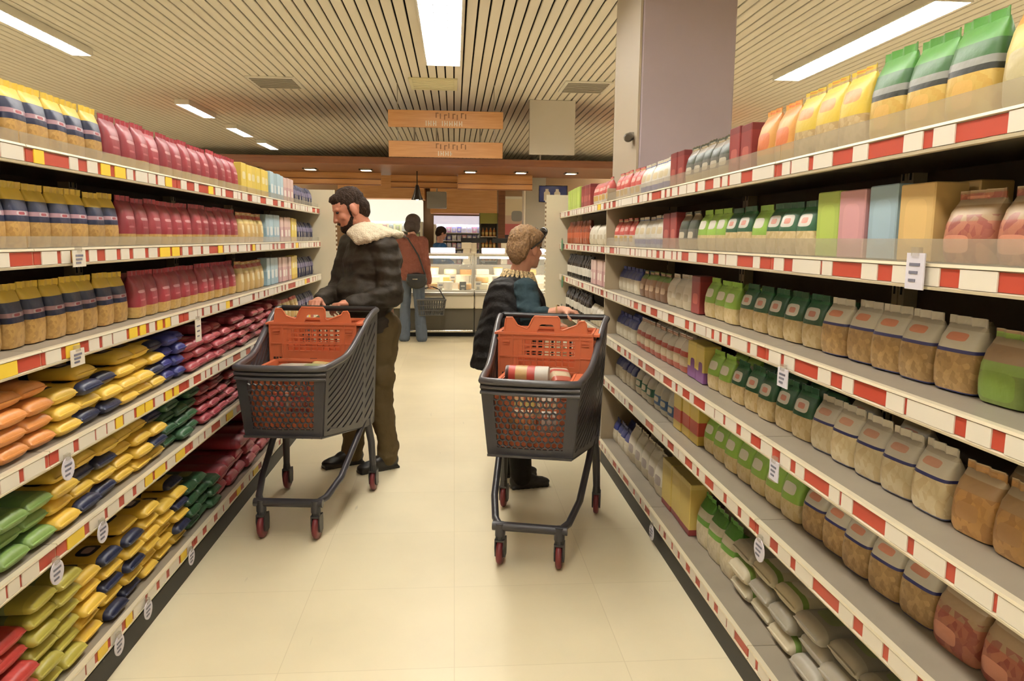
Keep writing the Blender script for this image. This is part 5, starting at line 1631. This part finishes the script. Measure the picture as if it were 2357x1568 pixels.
t = thing('wooden_canopy', 'long dark wooden canopy hanging over the deli counter', 'canopy', (0, 11.4, 0))
b = MB(); b.bb(-4.2, 4.4, -1.0, 0.8, 2.45, 2.55); b.build('fascia_board', M_wd, t, bevel=0.006)
for x in (-0.6, 0.4, 1.33, 3.5):
    b = MB(); b.tube([(x, 0.3, 2.55), (x, 0.3, 3.36)], 0.012, 8); b.build('hanging_rod', M_steel, t)
for k, x in enumerate((-2.88, -2.08, -1.28, 0.24, 0.99, 1.74, 2.5)):
    t = thing('square_spotlight', f'square recessed spotlight under the wooden canopy, {ORD[k]} from left', 'spotlight', (x, 11.2, 2.45), 0, 'spotlights under the canopy')
    b = MB()
    for s in (-1, 1):
        b.bb(s * 0.085 - 0.012, s * 0.085 + 0.012, -0.097, 0.097, -0.02, 0); b.bb(-0.097, 0.097, s * 0.085 - 0.012, s * 0.085 + 0.012, -0.02, 0)
    b.build('frame', M_steel, t)
    b = MB(); b.bb(-0.075, 0.075, -0.075, 0.075, -0.012, -0.004); b.build('lens', M_spot, t)
# lower wooden panels and ceiling box behind the canopy
for (x0, x1, z0, y, m, lb) in ((0.06, 1.22, 2.215, 11.75, M_wo, 'golden wooden valance panel lit from above, right of the pendant lamp'), (-3.4, -1.12, 2.26, 11.75, M_wo, 'golden wooden valance panel at left behind the dark jacket'),
                                (-1.0, 0.05, 2.25, 12.1, M_wo, 'narrow wooden valance panel in the middle behind the canopy')):
    t = thing('valance', lb, 'wooden panel', ((x0 + x1) / 2, y, 0), 0, 'wooden valances')
    b = MB(); b.bb(-(x1 - x0) / 2, (x1 - x0) / 2, 0, 0.04, z0, 2.4495); b.build('board', m, t, bevel=0.004)
    b = MB()
    for zz in (z0, z0 + 0.085): b.bb(-(x1 - x0) / 2, (x1 - x0) / 2, -0.012, 0.0, zz, zz + 0.014)
    b.build('edge_strip', M_wd, t)

# hanging wooden signs: two boards, dark strokes above, pale strokes below (too blurred in the photo to be read)
def hang_sign(x, y, z0, z1, wd, label, groups, strokes):
    t = thing('hanging_sign', label, 'sign', (x, y, 0), 0, 'hanging wooden signs')
    b = MB(); b.bb(-wd / 2, wd / 2, 0, 0.035, z0, z1); b.build('board', M_wo, t, bevel=0.004)
    b = MB()
    rnd = random.Random(3)
    h = z1 - z0
    for k in range(strokes):
        xx = -0.12 + k * 0.052
        zz = z0 + h * (0.74 - 0.05 * (k % 3))
        b.bb(xx - 0.007, xx + 0.007, -0.006, 0.0, zz - h * 0.17, zz + h * 0.13)
        if k % 2 == 0: b.bb(xx, xx + 0.03, -0.006, 0.0, zz + h * 0.08, zz + h * 0.13)
    b.build('dark_lettering', mat('letters_brown', '#7a5022', 0.5), t)
    b = MB()
    for g0, n in groups:
        for k in range(n):
            xx = g0 + k * 0.03
            zz = z0 + h * 0.22
            b.bb(xx - 0.009, xx + 0.001, -0.004, 0.0, zz - h * 0.13, zz + h * 0.17)
            if k % 2: b.bb(xx - 0.009, xx + 0.014, -0.004, 0.0, zz - h * 0.02, zz + h * 0.04)
    b.build('white_lettering', M_white, t)
    for s in (-1, 1):
        b = MB(); b.tube([(s * wd * 0.42, 0.018, z1), (s * wd * 0.42, 0.018, CEIL)], 0.004, 6); b.build('hanging_wire', M_steel, t)
    return t
hang_sign(-0.10, 9.5, 2.825, 3.03, 1.42, 'upper hanging wooden sign with two pale words', ((-0.24, 5), (-0.04, 9)), 8)
hang_sign(-0.10, 9.6, 2.475, 2.67, 1.43, 'lower hanging wooden sign with one pale word', ((-0.09, 6),), 8)
# pale duct box beside the column, built as a flat board
b = MB(); b.bb(1.03, 1.66, 10.4, 10.48, 2.62, CEIL); o = b.build('duct_box', mat('panel_pale', '#cfc7bd', 0.5), bevel=0.008)
tag(o, 'pale duct box hanging from the ceiling beside the column', 'sign')
# dark pendant over the counter
t = thing('pendant_lamp', 'dark pendant lamp over the counter above the rust sweater', 'lamp', (-0.55, 11.35, 2.4495))
b = MB(); b.tube([(0, 0, 0), (0, 0, -0.22)], 0.008, 8); b.build('cord', M_black, t)
b = MB(); b.lathe([(0.02, -0.2), (0.035, -0.24), (0.055, -0.33), (0.09, -0.42), (0.088, -0.42), (0.05, -0.33)], n=20); b.build('lamp_shade', mat('pendant_dark', '#2a2520', 0.3), t, smooth=True)
b = MB(); b.ell((0, 0, -0.38), (0.035, 0.035, 0.045)); b.build('bulb', M_spot, t, smooth=True)

# ------------------------------------------------------------------ chillers and shelves behind the counter
def chiller(name, x0, x1, y, z0, z1, label, glow, estr, rows, cols, pal, hgt=0.12, cat='chiller', wdt=0.09, top=0.3):
    L = x1 - x0
    t = thing(name, label, cat, ((x0 + x1) / 2, y, 0))
    h = L / 2
    b = MB()
    b.bb(-h - 0.05, -h, 0, 0.6, 0, z1 + top); b.bb(h, h + 0.05, 0, 0.6, 0, z1 + top); b.bb(-h - 0.05, h + 0.05, 0.56, 0.6, 0, z1 + top); b.bb(-h - 0.05, h + 0.05, 0, 0.6, 0, 0.25)
    b.build('cabinet', M_cw, t)
    b = MB(); b.bb(-h - 0.05, h + 0.05, -0.02, 0.56, z1, z1 + top); b.build('header', mat('chiller_header_' + name, '#e6e2d6', 0.4, emit=glow, estr=estr * 0.45), t)
    b = MB(); b.bb(-h + 0.02, h - 0.02, 0.05, 0.1, z1 - 0.04, z1 - 0.01); b.build('strip_light', mat('chiller_strip_' + name, '#ffffff', 0.4, emit=glow, estr=estr * 5), t)
    for r in range(rows):
        z = z0 + (z1 - z0) * r / rows
        b = MB(); b.bb(-h, h, 0.05, 0.55, z - 0.015, z); b.build('shelf', M_white, t)
    k = 0
    for r in range(rows):
        z = z0 + (z1 - z0) * r / rows
        for i in range(cols):
            x = (x0 + x1) / 2 - h + L * (i + 0.5) / cols
            c = pal[(k * 7 + r * 3) % len(pal)]
            k += 1
            me = CH_ME.get((c, hgt, wdt))
            if me is None:
                me = box_mesh(wdt, 0.1, hgt, 'chilled_pack')
                me.materials.append(P('chilled_' + c.lstrip('#'), [(0, c)], label=(0.5, 0.5, 0.3, 0.25, '#dcd8d0'), crinkle=0))
                CH_ME[(c, hgt, wdt)] = me
            o = bpy.data.objects.new('chilled_pack', me)
            COL.objects.link(o)
            o.location = (x, y + 0.14, z + 0.001)
            tag(o, f'small pack in the {label.split(" behind")[0]}, {ORD[r]} shelf up, {ORD[i]} from left', 'food pack', 'packs in the ' + label)
    return t
CH_ME = {}
chiller('chiller', -1.95, -0.72, 16.0, 1.0, 1.80, 'white glowing chiller behind the dark jacket', (0.97, 1.0, 0.86), 1.7, 4, 9, ['#d8dce2', '#b9c1cc', '#9fbf5a', '#c7d0a0', '#c9a0a0'], 0.14, top=0.45)
chiller('dairy_chiller', -0.38, 0.60, 16.0, 0.9, 1.75, 'violet-white dairy chiller behind the counter', (0.82, 0.78, 1.0), 1.3, 5, 9, ['#a9a6d0', '#d4d0e8', '#7d7ab8', '#c98f9f', '#e2e0ee'], 0.12, top=0.18)
t = thing('bottle_rack', 'tall rack of amber bottles standing behind the black display bar', 'rack', (0.60, 13.0, 0))
b = MB()
for s in (-1, 1): b.bb(s * 0.15 - 0.01, s * 0.15 + 0.01, 0, 0.25, 0, 1.9)
b.bb(-0.15, 0.15, 0.23, 0.25, 0, 1.9)
b.build('rack_frame', M_cg, t)
for r in range(5):
    b = MB(); b.bb(-0.14, 0.14, 0, 0.23, 0.66 + r * 0.21 - 0.012, 0.66 + r * 0.21); b.build('shelf', M_cw, t)
b = MB(); b.bb(-0.15, 0.15, -0.01, 0.01, 1.72, 1.9); b.build('header', mat('header_olive', '#8f8a3a', 0.5), t)
kind('amber_bottle', 'bottle', (0.055, 0.055, 0.16), P('amber_bottle', [(0, '#b8792c'), (0.2, '#dcb35a'), (0.5, '#a8651e')], crinkle=0, rough=0.2), 'amber bottle', 'bottle', 'bottle')
for r in range(5):
    for i in range(4):
        o = bpy.data.objects.new('bottle', KIND['amber_bottle']['me']); COL.objects.link(o)
        o.location = (0.60 - 0.1 + 0.067 * i, 13.06, 0.661 + r * 0.21)
        tag(o, f'amber bottle in the tall rack, {ORD[r]} shelf up, {ORD[i]} from left', 'bottle', 'amber bottles in the rack')
b = MB(); b.bb(0.76, 0.88, 12.95, 13.07, 0, 2.45); o = b.build('wooden_post', M_wd); tag(o, 'dark brown wooden post beside the rack of amber bottles', 'post')
t = thing('poster_board', 'tall lit food poster between the brown post and the grey pillar', 'poster', (1.20, 15.0, 0))
b = MB(); b.bb(-0.3, 0.3, 0, 0.05, 0.9, 2.3); b.build('frame', M_cw, t)
for x in (-0.25, 0.25):
    b = MB(); b.bb(x - 0.02, x + 0.02, 0.0, 0.04, 0, 0.9); b.build('leg', M_steel, t)
b = MB(); b.bb(-0.27, 0.27, -0.004, 0.0, 0.95, 2.25)
b.build('print', P('poster_print', [(0, '#c9605a'), (0.25, '#40303a'), (0.45, '#d0645a'), (0.62, '#d8b59a'), (0.75, '#e8d2a8')], crinkle=0, label=(0.6, 0.74, 0.2, 0.08, '#9a958a')), t)
b = MB(); b.bb(1.17, 1.50, 12.3, 12.6, 0, 2.62); o = b.build('pillar', mat('pillar_grey', '#a39c8e', 0.5), bevel=0.01); struct(o); tag(o, 'grey pillar beside the poster behind the counter', 'pillar')
b = MB(); b.bb(1.142, 1.17, 12.3, 12.6, 0, 2.62); struct(b.build('trim_pillar', M_white))
t = thing('wall_screen', 'dark blue screen on the wall above the right end panel', 'screen', (1.62, 12.3, 2.2))
b = MB(); b.bb(-0.24, 0.24, 0.0, 0.05, -0.14, 0.14); b.build('casing', mat('screen_case', '#1a1c2c', 0.3), t, bevel=0.006)
b = MB(); b.bb(-0.225, 0.225, -0.004, 0.0, -0.125, 0.125); b.build('screen_face', mat('screen_blue', '#1c2350', 0.2, emit=(0.1, 0.14, 0.5), estr=0.06), t)
b = MB()
for x in (-0.1, 0.07):
    b.lathe([(0.05, -0.11), (0.05, 0.02), (0.025, 0.05), (0.025, 0.08)], (x, -0.004, 0), 14, Matrix.Diagonal((1, 0.03, 1)))
b.build('white_shapes', M_white, t)
b = MB(); b.bb(-0.03, 0.03, 0.05, 0.6, -0.03, 0.03); b.build('bracket', M_steel, t)
t = thing('air_unit', 'grey metal box hanging under the wooden bulkhead', 'air unit', (-0.30, 13.1, 2.0))
b = MB(); b.bb(-0.17, 0.17, 0, 0.3, -0.02, 0.26); b.build('casing', mat('unit_grey', '#8a857c', 0.4), t, bevel=0.01)
b = MB(); b.tube([(0, 0.15, 0.26), (0, 0.15, 1.36)], 0.012, 8); b.build('hanging_rod', M_steel, t)
b = MB(); b.bb(-6, 6, 16.65, 16.8, 0, 2.95); struct(b.build('wall_partition', mat('partition', '#8a6a45', 0.6)))
for x0, x1, lb in ((-2.4, -0.62, 'wooden bulkhead above the white glowing chiller'), (-0.5, 0.9, 'wooden bulkhead above the dairy chiller')):
    b = MB(); b.bb(x0, x1, 15.85, 16.649, 1.98 if x0 > -1 else 2.27, 2.9); o = b.build('bulkhead', M_wo, bevel=0.004); tag(o, lb, 'wooden panel', 'wooden bulkheads')

# --- the person in blue behind the counter
per = thing('person', 'small person in blue shirt far behind the counter', 'person', (-0.27, 14.0, 0))
F = Vector((0.9, 0.4, 0)).normalized(); Lf = Vector((0, 0, 1)).cross(F); B0 = Vector((-0.27, 14.0, 0)); M0 = fmat(F, Lf, Vector((0, 0, 1)))
neckb = mp(0.01, 0, 1.38); HC = mp(0.04, 0, 1.55)
b = MB()
Pq, Mq = head(b, HC, F, 0.3, 0.95, neckb)
b.cap(neckb, 0.055, mp(0, 0, 1.2), 0.1); b.cap(mp(0, 0, 1.2), 0.1, mp(0, 0, 0.88), 0.11)
arms = ((mp(0, 0.16, 1.31), mp(0.05, 0.2, 1.06), mp(0.22, 0.14, 0.98)), (mp(0, -0.16, 1.31), mp(0.05, -0.2, 1.06), mp(0.22, -0.14, 0.98)))
legs = ((mp(0, 0.09, 0.86), mp(0.02, 0.09, 0.47), mp(-0.01, 0.1, 0.08)), (mp(0, -0.09, 0.86), mp(0.02, -0.09, 0.47), mp(-0.01, -0.1, 0.08)))
for i, (a, e, w_) in enumerate(arms):
    b.cap(mp(0, 0, 1.3), 0.06, a, 0.052); b.cap(a, 0.046, e, 0.038); b.cap(e, 0.038, w_, 0.026)
    hand(b, w_, F, (0, 0, 1), 0.95, 0.7, 1 if i else -1)
for a, k, n in legs:
    b.cap(a, 0.08, k, 0.052); b.cap(k, 0.05, n, 0.035); b.cap(n, 0.033, n + F * 0.09 - Vector((0, 0, 0.04)), 0.028)
world_parent(merge(b, 'body', M_skin2, per, 0.007, 3), per)
b = MB(); b.ell(Pq(-0.02, 0, 0.045), (0.105, 0.087, 0.09), Mq); b.ell(Pq(-0.06, 0, 0.0), (0.066, 0.076, 0.08), Mq)
world_parent(merge(b, 'hair', M_hair1, per, 0.008, 4), per)
b = MB()
b.ell(mp(0, 0, 1.18), (0.13, 0.18, 0.19), M0); b.cap(mp(0, 0, 1.28), 0.11, mp(0, 0, 0.9), 0.135); b.ell(mp(0, 0, 0.9), (0.14, 0.18, 0.1), M0)
for a, e, w_ in arms:
    b.cap(mp(0, 0, 1.28), 0.078, a, 0.068); b.cap(a, 0.066, e, 0.058); b.cap(e, 0.058, e.lerp(w_, 0.8), 0.048)
world_parent(merge(b, 'shirt', cloth('shirt_blue', '#27527f', 0.85), per, 0.01, 4), per)
b = MB(); b.ell(mp(0, 0, 0.84), (0.12, 0.16, 0.1), M0)
for a, k, n in legs: b.cap(a, 0.095, k, 0.072); b.cap(k, 0.07, n + Vector((0, 0, 0.02)), 0.06)
world_parent(merge(b, 'trousers', M_darktr, per, 0.01, 4), per)
for a, k, n in legs:
    b = MB(); shoe(b, Vector((n.x, n.y, 0)) - F * 0.05, F, 0.93); world_parent(merge(b, 'shoe', M_shoe, per, 0.009, 3), per)
